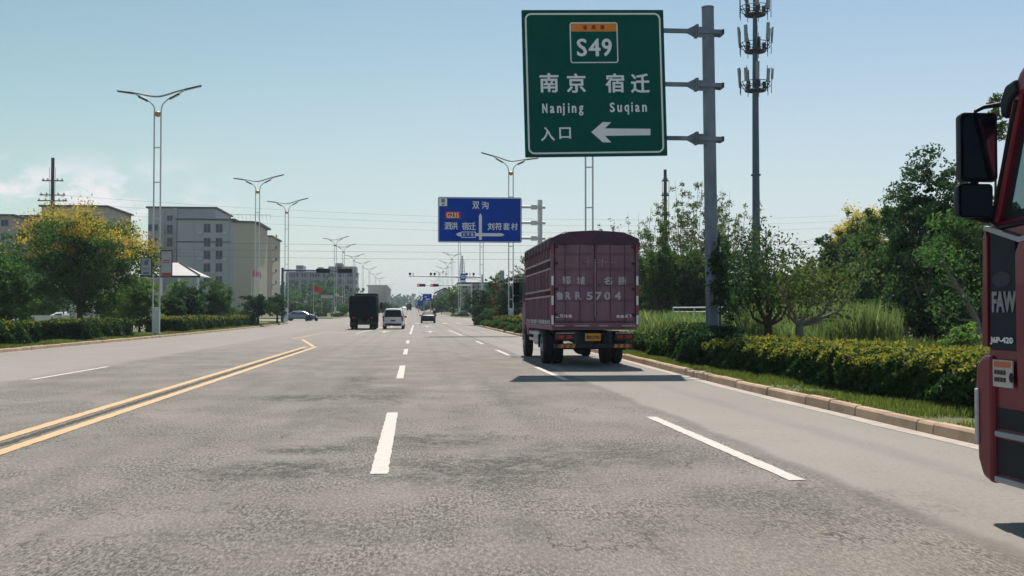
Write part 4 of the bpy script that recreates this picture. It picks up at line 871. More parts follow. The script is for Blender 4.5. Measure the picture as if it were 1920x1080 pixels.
# dark covered truck ahead
navy = mat('dark_green_tarpaulin', (.004, .009, .016), .9, 0, .25, 2, .5, bscale=5, spec=.04)
def covered_truck(name, label, X, Y, sc=1.):
    t = thing(name, label, 'truck', (X, Y, gz(Y)), 0); t.scale = (sc,)*3
    rings = []
    for i, y in enumerate((0, .12, .9, 1.8, 2.7, 3.6, 4.5, 5.4, 6.2)):
        k = .985 if i == 0 else 1; b = .02*math.sin(i*2.1); rings.append([(p[0]*k, y, p[1]*k + b*(p[1] > 1.5)) for p in rrect(-1.2, 1.2, .95, 3.0, .22, 5)])
    MB().loft(rings).build('tarpaulin_box', navy, t, True)
    mb = MB(); mb.prism([(6.3, .7), (6.3, 2.9), (6.9, 3.3), (7.3, 3.3), (8.0, 2.8), (8.4, 1.6), (8.4, .5), (8.0, .45), (7.9, .9), (7.2, .9), (7.1, .6)], -1.12, 1.12, 'x'); mb.build('cab', navy, t, bevel=.04)
    MB().box(-.95, .95, 6.35, 6.5, 2.9, 3.32, .04).build('wind_deflector', black_plastic, t)
    MB().box(-1.15, 1.15, .05, .18, .48, .62).box(-.45, -.35, .1, 8, .62, .95).box(.35, .45, .1, 8, .62, .95).tube([(-.9, 2, .5), (.9, 2, .5)], .09, 8).build('chassis', dark_steel, t)
    for s in (-1, 1):
        MB().box(s*.78-.13, s*.78+.13, -.03, .04, .98, 1.1, .02).build('tail_light', tail_red, t); MB().box(s*.98-.2, s*.98+.2, 1.35, 1.39, .2, .95).build('mud_flap', black_plastic, t)
        wheel(t, s*.98, 2.0, .48, .48, .27, steel, s, True); wheel(t, s*.96, 7.5, .48, .48, .27, steel, s)
        mb = MB(); mb.tube([(s*1.12, 8.0, 2.5), (s*1.36, 8.0, 2.5)], .02, 5).box(s*1.38-.1, s*1.38+.1, 7.96, 8.04, 1.9, 2.5, .03); mb.build('mirror', black_plastic, t)
    return t
p = at(680, 610, 97); covered_truck('covered_truck', 'dark tarpaulin-covered truck driving ahead in the left lane', p.x, 97)
p = at(767, 582, 430); covered_truck('distant_truck', 'tiny dark truck far up the road between the lanes', p.x, 430, .8)
p = at(760, 578, 520)
far_c = car('distant_white_car', 'tiny white car far up the road left of the tiny dark truck', 'car', (p.x-.6, 520, gz(520)), math.pi, white_paint, sedan, sg, ((.66, 1.10, .66), (1.26, 1.41, .52)), None, 4.75, (.95, 3.75), lightz=(.92, .70))

# ------------------------------------------------------------------ scooter riders (people on electric scooters)
cloth_d = mat('dark_jacket', (.02, .024, .035), .85, 0, .2, 9); cloth_b = mat('blue_trousers', (.03, .05, .09), .85, 0, .2, 9); skin = mat('skin', (.35, .19, .13), .6, 0, .05, 9); helmet_w = mat('white_helmet', (.7, .7, .7), .3)
def rider(label, slabel, loc, rz, helmet):
    t = thing('scooter', slabel, 'scooter', loc, rz)
    MB().prism([(-.75, .45), (-.8, .72), (-.2, .78), (-.05, .5), (.1, .3), (.5, .3), (.62, .9), (.7, .9), (.62, .24), (-.1, .2), (-.5, .3)], -.14, .14, 'x').build('body', dark_paint, t, bevel=.02)
    MB().box(-.12, .12, -.72, -.1, .78, .86, .03).build('seat', black_plastic, t)
    mb = MB(); mb.tube([(0, .78, .3), (0, .6, .95), (0, .55, 1.05)], .025, 6).tube([(-.3, .5, 1.07), (0, .57, 1.05), (.3, .5, 1.07)], .018, 6); mb.build('handlebar', dark_steel, t, True)
    MB().box(-.08, .08, -.86, -.8, .6, .68, .01).build('tail_light', tail_red, t)
    for y in (-.6, .78): MB().lathe([(.12, -.045), (.22, -.045), (.25, 0), (.22, .045), (.12, .045)], (0, y, .25), 16, 'x').build('wheel', rubber, t, True)
    # seated figure, one skinned surface
    def fig(nm, J, E_, m, par):
        me = bpy.data.meshes.new(nm); me.from_pydata([j[:3] for j in J], E_, []); o = bpy.data.objects.new(nm, me); COL.objects.link(o); me.materials.append(m)
        sk = o.modifiers.new('skin', 'SKIN'); sk.use_smooth_shade = True; ss = o.modifiers.new('sub', 'SUBSURF'); ss.levels = ss.render_levels = 1
        for i, j in enumerate(J): me.skin_vertices[0].data[i].radius = (j[3], j[4] if len(j) > 4 else j[3]); me.skin_vertices[0].data[i].use_root = (i == 0)
        if par: o.parent = par
        return o
    J = [(0, -.3, .92, .16, .13), (0, -.27, 1.12, .15, .11), (0, -.24, 1.34, .17, .11), (0, -.22, 1.46, .07), (0, -.2, 1.54, .06), (0, -.19, 1.63, .1), (0, -.18, 1.72, .08),
         (-.2, -.23, 1.38, .065), (-.27, .02, 1.18, .05), (-.27, .32, 1.1, .035), (-.27, .45, 1.09, .04), (.2, -.23, 1.38, .065), (.27, .02, 1.18, .05), (.27, .32, 1.1, .035), (.27, .45, 1.09, .04),
         (-.12, -.2, .9, .095), (-.16, .18, .84, .075), (-.14, .16, .48, .05), (-.14, .26, .38, .045), (.12, -.2, .9, .095), (.16, .18, .84, .075), (.14, .16, .48, .05), (.14, .26, .38, .045)]
    E_ = [(0,1),(1,2),(2,3),(3,4),(4,5),(5,6),(2,7),(7,8),(8,9),(9,10),(2,11),(11,12),(12,13),(13,14),(0,15),(15,16),(16,17),(17,18),(0,19),(19,20),(20,21),(21,22)]
    b = fig('person', J, E_, cloth_d, None); b.location = loc; b.rotation_euler = (0, 0, rz); tag(b, label, 'person')
    MB().lathe([(.02, .16), (.1, .13), (.135, .05), (.14, -.03), (.125, -.06)], (0, -.19, 1.67), 14).build('helmet', helmet, b, True)
    MB().lathe([(.03, -.11), (.075, -.07), (.09, 0), (.08, .06)], (0, -.155, 1.62), 12).build('face', skin, b, True)
p = at(814, 600, 147); rider('scooter rider in white helmet beyond the right side of the black sedan', 'scooter ridden beyond the right side of the black sedan', (p.x, 147, gz(147)), 0, helmet_w)
p = at(583, 600, 158); rider('scooter rider in dark clothes at the nose of the blue-grey sedan', 'dark scooter waiting at the nose of the blue-grey sedan', (p.x, 158, gz(158)), -R(70), dark_paint)

# ------------------------------------------------------------------ signal masts and camera gantry
red_lamp = mat('lit_red_arrow', (.9, .03, .03), .4, 0, .05, 5, emit=(1, .04, .03, 2.2))
def signal(t, x, z, y, lit, wd=1.75):
    b = MB().box(x-wd/2, x+wd/2, y-.14, y+.1, z-.28, z+.28, .04).build('signal_head', black_plastic, t)
    for i in range(3):
        xx = x - wd/3 + wd/3*i; MB().lathe([(.20, y-.15), (.20, y-.24), (.185, y-.24), (.18, y-.16)], (xx, 0, z), 14, 'y').build('visor', black_plastic, b)
        if lit and i == 0:
            c_ = MB(); c_.lathe([(.13, y-.162), (.13, y-.158)], (xx, 0, z), 12, 'y'); c_.build('lit_lens', red_lamp, b)
    return b
def left_mast():
    Y = 141; p = at(529.6, 560, Y); z0 = gz(Y)+.12; t = thing('signal_mast', 'dark signal mast arm with two long black signal heads left of the road', 'traffic light', (p.x, Y, z0))
    k = 1/ppm(530, Y); zt = at(530, 502, Y).z - z0; za = at(530, 507.5, Y).z - z0
    MB().tube([(0, 0, 0), (0, 0, zt)], [.2, .16], 12).box(-.3, .3, -.3, .3, 0, .06).build('pole', tower_grey, t, True)
    MB().tube([(0, 0, za+.05), ((660-529.6)*k, 0, za)], [.13, .07], 8).build('mast_arm', tower_grey, t, True)
    for px in (605, 646): signal(t, (px-529.6)*k, za, .28 if False else -.2, False)
left_mast()
def right_mast():
    Y = 222; p = at(884, 560, Y); z0 = gz(Y)+.12; t = thing('signal_mast', 'thin signal mast arm with two signals showing red arrows over the far lanes', 'traffic light', (p.x, Y, z0))
    k = 1/ppm(860, Y); za = at(840, 535, Y).z - z0
    MB().tube([(0, 0, 0), (0, 0, za+.4)], [.2, .15], 10).build('pole', white_steel, t, True); MB().tube([(0, 0, za), ((786-884)*k, 0, za)], [.12, .06], 8).build('mast_arm', white_steel, t, True)
    for px in (790, 815): signal(t, (px-884)*k, za, -.2, True, 1.65)
right_mast()
def gantry():
    Y = 140; p = at(904.5, 560, Y); z0 = gz(Y)+.12; t = thing('camera_gantry', 'white gantry arm carrying a row of traffic cameras over the right lanes', 'camera gantry', (p.x, Y, z0))
    k = 1/ppm(870, Y); za = at(840, 519.5, Y).z - z0
    MB().tube([(0, 0, 0), (0, 0, za+.35)], [.2, .15], 12).build('pole', white_steel, t, True)
    MB().tube([(0, 0, za), ((767-904.5)*k, 0, za+.1)], [.13, .06], 8).build('gantry_arm', white_steel, t, True); MB().tube([(0, 0, za-.35), (-3.5, 0, za-.05)], .04, 6).build('stay', white_steel, t)
    for px, dk in ((769, 1), (775, 0), (808, 1), (815, 1), (823, 0), (836, 0), (875, 1), (881, 0), (888, 1)):
        x = (px-904.5)*k; m_ = black_plastic if dk else white_paint; mb = MB(); mb.tube([(x, 0, za+.1), (x, 0, za+.32)], .03, 6)
        if dk: mb.lathe([(.06, -.18), (.16, -.12), (.17, .05), (.1, .16)], (x, 0, za+.4), 10, 'y')
        else: mb.box(x-.08, x+.08, -.28, .2, za+.32, za+.48, .02).box(x-.1, x+.1, -.3, .1, za+.48, za+.5)
        mb.build('camera', m_, t)
    # bus-stop style square sign hung on the arm
    c = at(868, 521, Y-.3); s = thing('hanging_square_sign', 'small dark blue square sign with white emblem hanging from the camera gantry', 'road sign', c)
    MB().prism(rrect(-.34, .34, -.55, .55, .03), 0, .04).build('plate', banner_b if False else blue_board, s)
    mb = MB(); mb.box(-.32, .32, -.006, -.001, -.53, -.3); ringband(mb, -.2, .2, -.07, .36, .08, .09, -.006); mb.box(-.05, .05, -.006, -.001, .09, .2); mb.build('print', refl_white, s)
    MB().box(-.05, .05, .04, .32, .1, .2).build('clamp', white_steel, s)
gantry()
# far blue boards
def board(name, label, px, py0, py1, wpx, Y, m_, legs=True, white=None):
    p = at(px, py1, Y); q_ = at(px, py0, Y); k = 1/ppm(px, Y); wd = wpx*k; t = thing(name, label, 'road sign' if 'sign' in name else 'billboard', (p.x, Y, gz(Y)+.1)); h0, h1 = p.z-gz(Y)-.1, q_.z-gz(Y)-.1
    MB().box(-wd/2, wd/2, 0, .12, h0, h1, .02).build('panel', m_, t)
    mb = MB()
    for x in (-wd*.35, wd*.35): mb.box(x-.1, x+.1, .12, .3, 0, h1-.2)
    mb.build('posts', steel, t)
    if white: mb = MB(); mb.box(-wd*.15, wd*.3, -.01, -.003, h0+.2, h0+(h1-h0)*.28).box(-wd*.3, -wd*.05, -.01, -.003, h0+(h1-h0)*.5, h0+(h1-h0)*.62); mb.build('print', refl_white, t)
board('far_direction_sign', 'far blue direction sign above the blue hoarding right of the road', 801, 551, 563.5, 17, 250, blue_board, True, True)
board('blue_hoarding', 'low blue hoarding beneath the far blue direction sign', 790, 563.5, 573, 14, 300, blue_board)
bill = mat('pale_billboard', (.35, .38, .4), .7, 0, .1, .5); pinkb = mat('faded_pink_billboard', (.45, .28, .25), .7, 0, .1, .5)
board('tall_billboard', 'tall narrow grey billboard standing among the trees right of the road', 941, 507, 541, 8.5, 120, bill)
board('pink_billboard', 'small faded pink billboard behind the far blue sign', 816, 553, 572, 9, 330, pinkb)
board('white_billboard', 'small white board behind the left shrubs near the round bush', 419, 577, 600, 14, 116, bill)

# ------------------------------------------------------------------ telecom monopole
def monopole(label, px, Y, H, plats, r0, r1, sc=1.):
    p = at(px, 560, Y); z0 = gz(Y)+.1; t = thing('telecom_tower', label, 'telecom tower', (p.x, Y, z0))
    MB().tube([(0, 0, 0), (0, 0, H*.33), (0, 0, H*.66), (0, 0, H)], [r0, r0*.8, (r0+r1)/2.05, r1], 20).build('mast', tower_grey, t, True)
    mb = MB()
    for z in (H*.2, H*.42): mb.lathe([(r0*.9, 0), (r0*1.05, .02), (r0*1.05, .14), (r0*.9, .16)], (0, 0, z), 20)
    mb.build('flange', tower_grey, t); rn_ = random.Random(2)
    for z in plats:
        pl = MB(); r = 1.2
        for rr, zz in ((.85, z), (.9, z+.06), (1.25, z+.75), (1.25, z+.4)): pl.tube([(rr*math.cos(a), rr*math.sin(a), zz) for a in [2*math.pi*i/20 for i in range(21)]], .035, 5, False)
        for i in range(10):
            a = 2*math.pi*i/10+.2; pl.tube([(r0*.3*math.cos(a), r0*.3*math.sin(a), z-.15), (.85*math.cos(a), .85*math.sin(a), z), (1.25*math.cos(a), 1.25*math.sin(a), z+.75)], .03, 4)
        pl.lathe([(.5, z-.05), (.9, z-.02), (.9, z+.03), (.5, z+.03)], n=20)
        P_ = pl.build('platform', dark_steel, t)
        for i in range(9):
            a = 2*math.pi*i/9 + .35; x, y = 1.35*math.cos(a), 1.35*math.sin(a); mb = MB(); mb.tube([(x, y, z-.25), (x, y, z+2.0)], .03, 5); pp = mb.build('antenna_pipe', dark_steel, t)
            if rn_.random() < .78:
                h = rn_.uniform(.9, 1.5); zt = z + rn_.uniform(1.5, 2.3); T = Matrix.Translation((x*1.1, y*1.1, zt)) @ Matrix.Rotation(a, 4, 'Z') @ Matrix.Rotation(.07, 4, 'Y')
                MB(T).box(-.06, .08, -.15, .15, -h, 0, .02).build('antenna_panel', mat('antenna_grey', (.2, .24, .27), .5), pp)
        for i in range(5):
            a = 2*math.pi*i/5 + 1; x, y = .75*math.cos(a), .75*math.sin(a); MB().box(x-.15, x+.15, y-.1, y+.1, z+.25, z+.8, .02).build('radio_unit', dark_steel, t)
monopole('dark grey telecom monopole with rings of antennas rising behind the right trees', 1418.5, 92, 31.5, (20.6, 24.0, 27.2), .40, .14)
def lattice():
    Y = 620; p = at(866.5, 560, Y); z0 = gz(Y); t = thing('lattice_tower', 'pale lattice tower far away above the small square sign', 'tower', (p.x, Y, z0)); H = at(866, 486, Y).z - z0
    mb = MB()
    for s in (-1, 1):
        for u in (-1, 1): mb.tube([(s*3, u*3, 0), (s*.9, u*.9, H)], .1, 4)
    n = 12
    for i in range(n):
        a, b = i/n, (i+1)/n; wa, wb = 3-2.1*a, 3-2.1*b
        for u in (-1, 1): mb.tube([(-wa, u*wa, a*H), (wb, u*wb, b*H)], .05, 4).tube([(wa, u*wa, a*H), (-wb, u*wb, b*H)], .05, 4).tube([(-wb, u*wb, b*H), (wb, u*wb, b*H)], .05, 4)
    mb.build('frame', steel, t); MB().tube([(0, 0, H-9), (0, 0, H+2)], .5, 8).build('antenna_cluster', white_steel, t)
lattice()

# utility poles and wires ------------------------------------------------
conc = mat('concrete_pole', (.07, .075, .085), .85, 0, .15, 2)
def upole(label, px, Y, ytop, arms, r=.16, wfac=1.):
    p = at(px, 560, Y); z0 = gz(Y)+.1; H = at(px, ytop, Y).z - z0; t = thing('utility_pole', label, 'utility pole', (p.x, Y, z0))
    MB().tube([(0, 0, 0), (0, 0, H)], [r*1.4, r], 12).build('pole', conc, t, True)
    for (dz, hw) in arms:
        z = H-dz; MB().box(-hw, hw, -.05, .05, z-.05, z+.05).build('cross_arm', dark_steel, t); mb = MB()
        for x in (-hw+.15, -hw*.45, hw*.45, hw-.15): mb.lathe([(.03, 0), (.12, .05), (.05, .1), (.12, .15), (.03, .25)], (x, 0, z+.05), 8)
        mb.build('insulator', white_steel, t)
    mb = MB()
    for x in (-.3, .32): mb.tube([(x, -.1, H-1.0), (x*.8, -.1, H-5.0)], .02, 4)
    mb.build('drop_cable', dark_steel, t)
    return t.location, H
LP, LH = upole('tall dark utility pole rising behind the golden tree on the left', 96.5, 118, 296, [(2.4, 1.1), (3.9, 1.3), (4.5, 1.5)], .17)
upole('utility pole behind the sparse feathery trees on the right', 1248, 95, 318, [(1.0, .3), (2.3, .35), (4.0, .35)], .14)
def wire(label, a, b, sag, r=.018, grp=None):
    a, b = Vector(a), Vector(b); pts = []
    for i in range(25):
        u = i/24; q_ = a.lerp(b, u); q_.z -= sag*4*u*(1-u); pts.append(q_)
    tag(MB().tube(pts, r, 4).build('power_line', dark_steel), label, 'power line', grp)
for i, (z, nm) in enumerate(((14.1, 'highest'), (12.9, 'middle'), (11.7, 'lowest'))):
    wire(nm + ' of the three dark power lines crossing low over the junction', (-75, 196, z+.5), (90, 186, z), .9, .02, 'power lines crossing over the junction')
for i, (y, nm) in enumerate(((366, 'upper'), (380, 'middle'), (396, 'lower'))):
    z = at(96, y, 118).z; wire(nm + ' of the thin wires strung rightward from the left utility pole', (LP[0]+1, 118, z), (60, 150, z+1.5), 1.4, .009, 'wires from the left utility pole')
for i, (y0, y1, nm) in enumerate(((452, 376, 'highest'), (462, 392, 'second'), (474, 407, 'third'), (492, 424, 'lowest'))):
    a = at(1440, y0+10, 130); b = at(1760, y1-12, 70); wire(nm + ' of the thin wires climbing right over the yellow-topped tree', a, b, .7, .014, 'wires behind the right trees')

# ------------------------------------------------------------------ buildings
wall_grey = mat('grey_render', (.40, .41, .44), .9, 0, .06, .3, col2=(.44, .445, .46)); wall_beige = mat('beige_render', (.46, .41, .33), .9, 0, .06, .3); wall_pink = mat('pinkish_render', (.45, .35, .34), .9, 0, .06, .3)
roof_dark = mat('dark_roof_edge', (.06, .065, .07), .7); win_frame = mat('window_frame', (.3, .3, .3), .6); wall_far = mat('far_wall', (.3, .31, .34), .9, 0, .06, .3); wall_pale = mat('pale_wall', (.5, .49, .46), .9, 0, .05, .3)
glass_b = mat('building_glass', (.03, .045, .075), .2, 0, .5, .25, spec=.3)
def building(label, px0, px1, ytop, Y, depth, m_, wins=(), roofm=None, eave=.5, z_extra=0, rz=0, windows_px=None, cat='building', name='apartment_building', extras=None, parapet=True):
    a = at(px0, ytop, Y); b = at(px1, ytop, Y); z0 = gz(Y)+.05; H = a.z - z0; W = b.x - a.x
    t = thing(name, label, cat, ((a.x+b.x)/2, Y, z0), rz)
    MB().box(-W/2, W/2, 0, depth, 0, H-.4).build('wall', m_, t)
    rf = MB().box(-W/2-eave, W/2+eave, -eave, depth+eave, H-.4, H).build('roof', roofm or roof_dark, t, bevel=.1)
    k = 1/ppm((px0+px1)/2, Y)
    for (cx, cy, ww, hh) in (windows_px or ()):
        x = (cx-(px0+px1)/2)*k; z = at(cx, cy, Y).z - z0; w2, h2 = ww*k/2, hh*k/2
        f_ = MB(); f_.box(x-w2-.12, x+w2+.12, -.06, .0, z-h2-.12, z+h2+.12); f_ = f_.build('window', win_frame, t)
        MB().box(x-w2, x-.04, -.075, -.062, z-h2, z+h2).box(x+.04, x+w2, -.075, -.062, z-h2, z+h2).build('pane', glass_b, f_)
    return t, W, H, k
yw = [427, 454, 478, 502, 526]
t, W, H, k = building('grey six-storey apartment block with dark stair windows, tallest of the left blocks', 278, 404, 387, 262, 22, wall_grey, windows_px=[(319, y, 9, h) for y, h in ((409, 9), (430, 16), (454, 16), (477, 14), (500, 12))] + [(c, y, 5.5, 11) for c in (283, 294) for y in (427, 452, 478, 503)])
MB().box((326-341)*k, (333-341)*k, -.9, 0, 0, H-.4).build('pilaster', wall_grey, t)
MB().box((384-341)*k, (386-341)*k, 21, 21.6, H, H+1.5).build('vent', white_steel, t)
t, W, H, k = building('grey and beige apartment block with two columns of square windows', 333, 438, 409, 250, 22, wall_grey, windows_px=[(c, y, 11.5, 10 if y == 427 else 15.5) for c in (388.5, 410.5) for y in (428, 454.5, 478, 501.5, 526)])
MB().box(-W/2, W/2-.5, -.06, -.01, (589-446)*k*.95, (589-446)*k*.95+.25).build('string_course', roof_dark, t)
MB().prism([(W/2, -.001), (W/2+4.3, 1.6), (W/2+4.6, 8), (W/2+4.6, 22), (W/2, 22)], 0, H-.9, 'z').build('beige_wing', wall_beige, t)
rr = [(W/2-.3, -.6), (W/2+4.2, .8), (W/2+5.4, 3), (W/2+5.4, 22.6), (W/2-.3, 22.6)]; MB().prism(rr, H-.9, H-.45, 'z').build('wing_roof', roof_dark, t)
mb = MB()
for i in range(14): mb.box(W*.2+i*.9, W*.2+i*.9+.06, 1, 1.06, H, H+1.0)
mb.box(W*.2, W*.2+11.8, 1, 1.06, H+.95, H+1.02); mb.build('roof_railing', white_steel, t)
t, W, H, k = building('narrow beige apartment block with balconies at its right edge', 474, 508, 441, 290, 20, wall_beige)
for i in range(6):
    z = 4.5+3.05*i; b_ = MB().box(W/2-.02, W/2+1.1, 1, 4.5, z, z+.18).build('balcony', wall_beige, t); mb = MB(); mb.box(W/2+1.04, W/2+1.1, 1, 4.5, z+.9, z+.97)
    for j in range(8): mb.box(W/2+1.04, W/2+1.08, 1+.48*j, 1.05+.48*j, z+.18, z+.9)
    mb.build('railing', dark_steel, b_)
t, W, H, k = building('beige flat-roofed apartment block behind the golden tree', 78, 200, 384, 235, 20, wall_beige, windows_px=[(c, y, 12, 14) for c in (95, 120, 150, 180) for y in (410, 436, 462, 490)])
building('lower beige flat-roofed wing at the left of the golden tree', 42, 77, 403, 236, 16, wall_beige, windows_px=[(60, y, 12, 14) for y in (425, 450, 476)])
building('pinkish apartment block at the far left edge', -60, 24, 401, 225, 18, wall_pink, windows_px=[(c, y, 12, 11) for c in (-35, -12, 8) for y in (418, 444, 470)])
ac_m = mat('air_conditioner_casing', (.5, .5, .48), .6)
def fit_out(bt, W, H, k, pxc, spots, pipes, Y):
    for (cx, cy) in spots:
        x = (cx-pxc)*k; z = at(cx, cy, Y).z - gz(Y) - .05; MB().box(x-.45, x+.45, -.5, -.02, z-.32, z+.32, .04).box(x-.5, x-.44, -.5, 0, z-.4, z-.33).box(x+.44, x+.5, -.5, 0, z-.4, z-.33).build('air_conditioner', ac_m, bt)
    for cx in pipes: x = (cx-pxc)*k; MB().tube([(x, -.12, .2), (x, -.12, H-.8)], .07, 6).build('drainpipe', wall_grey, bt)
blocks = {o['label'][:12]: o for o in S.objects if o.get('category') == 'building'}
fit_out(blocks['grey six-sto'], 0, 25, 1/ppm(341, 262), 341, ((306, 436), (306, 461), (306, 486), (289, 440), (289, 490)), (309, 328), 262)
fit_out(blocks['grey and bei'], 0, 23, 1/ppm(385.5, 250), 385.5, ((376, 437), (399.5, 463), (376, 486), (421, 438), (421, 487), (399.5, 511), (345, 470)), (365, 430), 250)
fit_out(blocks['beige flat-r'], 0, 22, 1/ppm(139, 235), 139, ((108, 418), (135, 443), (165, 418)), (85, 165), 235)
# pavilion with white hipped roof
def pavilion():
    Y = 150; a = at(262, 520, Y); b = at(375, 517, Y); z0 = gz(Y)+.1; W = b.x-a.x; c = (a.x+b.x)/2; ze = b.z-z0; zr = at(320, 490, Y).z-z0; t = thing('pavilion', 'open pavilion with a pale hipped roof behind the banners', 'pavilion', (c, Y, z0))
    hw, d = W/2, 8.; MB().add([(-hw, 0, ze), (hw, 0, ze), (hw, d, ze), (-hw, d, ze), (-hw*.25, d/2, zr), (hw*.1, d/2, zr)], [(0, 1, 5, 4), (1, 2, 5), (2, 3, 4, 5), (3, 0, 4), (3, 2, 1, 0)]).build('roof', mat('pale_roof_sheet', (.5, .48, .5), .6, 0, .06, 1), t)
    MB().box(-hw, hw, -.05, .0, ze-.25, ze+.02).tube([(hw, 0, ze+.05), (hw*.1, d/2, zr+.05)], .1, 4).build('ridge_trim', dark_steel, t)
    for x in (-hw+.3, -hw*.3, hw*.3, hw-.3): MB().box(x-.12, x+.12, .1, .34, 0, ze).build('column', white_steel, t)
pavilion()
# far blocks
t, W, H, k = building('large pale apartment slab far beyond the junction on the left', 537, 668, 509, 470, 20, wall_far, roofm=wall_far, eave=.2)
mb = MB()
for i in range(26):
    for z in range(5): mb.box(-W/2+.7+i*W/26, -W/2+.7+i*W/26+.75, -.04, -.01, 2+3*z, 3.5+3*z)
mb.build('windows', glass_b, t)
mb = MB()
for (u0, u1, h_) in ((-.36, -.26, 2.6), (-.05, .02, 1.8), (.1, .5, 2.2), (.2, .3, 3.6)): mb.box(u0*W, u1*W, -.8, 12, H-.6, H+h_*1.0)
mb.build('stair_tower', wall_far, t); mb = MB()
for u in (-.49, -.3, -.18, .0, .08, .22, .36, .48): mb.box(u*W-.5, u*W+.5, -.9, 0, 0, H-.7)
mb.build('pilasters', wall_far, t)
t, W, H, k = building('low pale commercial building with pillars beyond the dark covered truck', 690, 724, 534, 345, 60, wall_pale, roofm=wall_pale, eave=.4)
mb = MB(); md = MB()
for i in range(10):
    md.box(W/2, W/2+.05, 1+i*6, 4.5+i*6, 1.5, H-2)
    mb.box(W/2, W/2+.3, -.3+i*6, .5+i*6, 0, H-.6)
mb.build('pillar', wall_pale, t); md.build('windows', glass_b, t)
def gable(label, px0, px1, ye, yr_, Y, d, m_, m2, wn=4):
    a = at(px0, ye, Y); b = at(px1, ye, Y); z0 = gz(Y); W = b.x-a.x; H = a.z-z0; Hr = at(px0, yr_, Y).z-z0; t = thing('gabled_house', label, 'house', ((a.x+b.x)/2, Y, z0))
    MB().box(-W/2, W/2, 0, d, 0, H).add([(-W/2, 0, H), (W/2, 0, H), (0, 0, Hr-.2), (-W/2, d, H), (W/2, d, H), (0, d, Hr-.2)], [(0, 1, 2), (3, 5, 4), (0, 2, 5, 3), (1, 4, 5, 2)]).build('wall', m_, t)
    MB().add([(-W/2-.8, -.6, H-.2), (0, -.6, Hr), (W/2+.8, -.6, H-.2), (-W/2-.8, d, H-.2), (0, d, Hr), (W/2+.8, d, H-.2), (-W/2-.8, -.6, H+.15), (0, -.6, Hr+.35), (W/2+.8, -.6, H+.15), (-W/2-.8, d, H+.15), (0, d, Hr+.35), (W/2+.8, d, H+.15)],
             [(0, 3, 4, 1), (1, 4, 5, 2), (6, 7, 10, 9), (7, 8, 11, 10), (0, 1, 7, 6), (1, 2, 8, 7), (3, 9, 10, 4), (4, 10, 11, 5)]).build('roof', m2, t)
    for i in range(wn): x = -W/2 + W*(i+.5)/wn; MB().box(x-.7, x+.7, -.05, -.01, H*.35, H*.75).build('window', glass_b, t)
gable('low gabled house with grey roof beyond the junction on the left', 548, 596, 563, 553, 360, 14, wall_far, roof_dark)
gable('gabled house with pale roof edge behind the red flag', 588, 640, 558, 549, 375, 14, wall_far, wall_pale)
gable('small bluish gabled house among the trees beyond the signals on the right', 820, 848, 549, 541, 330, 14, wall_far, roof_dark, 3)
building('grey flat-roofed building behind the right island lamp', 862, 920, 529, 300, 20, wall_far, name='office_building', windows_px=[(c, y, 8, 5) for c in (872, 886, 900) for y in (538, 550)])
building('long low pale shed beside the commercial building on the left', 664, 690, 553, 330, 18, wall_pale, roofm=wall_pale, name='shed', windows_px=[(c, 562, 3, 3) for c in (670, 678, 685)])
building('very distant pale tower block above the end of the road', 771, 777, 555, 900, 15, wall_pale, roofm=wall_pale, name='tower_block', eave=.2, windows_px=[(773, 559, 1, 2), (775.5, 559, 1, 2)])
# signboard across road on the left (low pale gate beam)
p0 = at(613, 571, 240); t = thing('street_name_board', 'low pale rectangular board beside the lamp on the left island', 'sign', (p0.x, 240, gz(240)+.1))
MB().box(-1.3, 1.3, 0, .15, at(613, 556, 240).z-gz(240)-.5, at(613, 551, 240).z-gz(240)-.4, .02).build('panel', wall_pale, t); MB().box(-1.2, -1.05, .15, .3, 0, 3.2).box(1.05, 1.2, .15, .3, 0, 3.2).build('posts', steel, t)
# flags
flag_red = mat('red_flag_cloth', (.55, .03, .04), .8); flag_pink = mat('pink_flag_cloth', (.6, .22, .28), .8)
def flag(label, px, py, Y, wd, ht, m_, px2=None):
    p = at(px, py, Y); z0 = gz(Y)+.12; t = thing('flag', label, 'flag', (p.x, Y, z0)); z = p.z-z0
    MB().tube([(0, 0, 0), (0, 0, z+ht*.7)], [.05, .03], 6).build('flagpole', white_steel, t)
    rings = []
    for i in range(9): u = i/8; y = .18*math.sin(u*7); rings.append([(u*wd, y, z-ht/2-.25*u*ht), (u*wd, y+.05, z), (u*wd, y, z+ht/2-.45*u*ht), (u*wd, y+.01, z+ht/2-.45*u*ht), (u*wd, y+.06, z), (u*wd, y+.01, z-ht/2-.25*u*ht)])
    MB().loft(rings).build('cloth', m_, t, True)
flag('pinkish red flag flying at the foot of the second left street lamp', 472, 512, 124, 1.0, .75, flag_pink)
flag('red flag flying above the low houses beyond the junction', 588, 541, 196, 1.4, 1.1, flag_red)

# metal rail behind the reeds
def rail():
    a = at(1262, 577, 55); b = at(1385, 577, 52); t = thing('metal_rail', 'pale metal handrail behind the tall green grass', 'railing', (a.x, 55, .12)); d = b-a
    mb = MB(); mb.tube([(0, 0, a.z-.12), (d.x, d.y, a.z-.12)], .035, 6).tube([(0, 0, a.z-.34), (d.x, d.y, a.z-.34)], .03, 6); mb.build('rail', white_steel, t, True)
    for i in range(4): u = i/3; MB().tube([(d.x*u, d.y*u, 0), (d.x*u, d.y*u, a.z-.12)], .035, 6).build('post', white_steel, t)
rail()

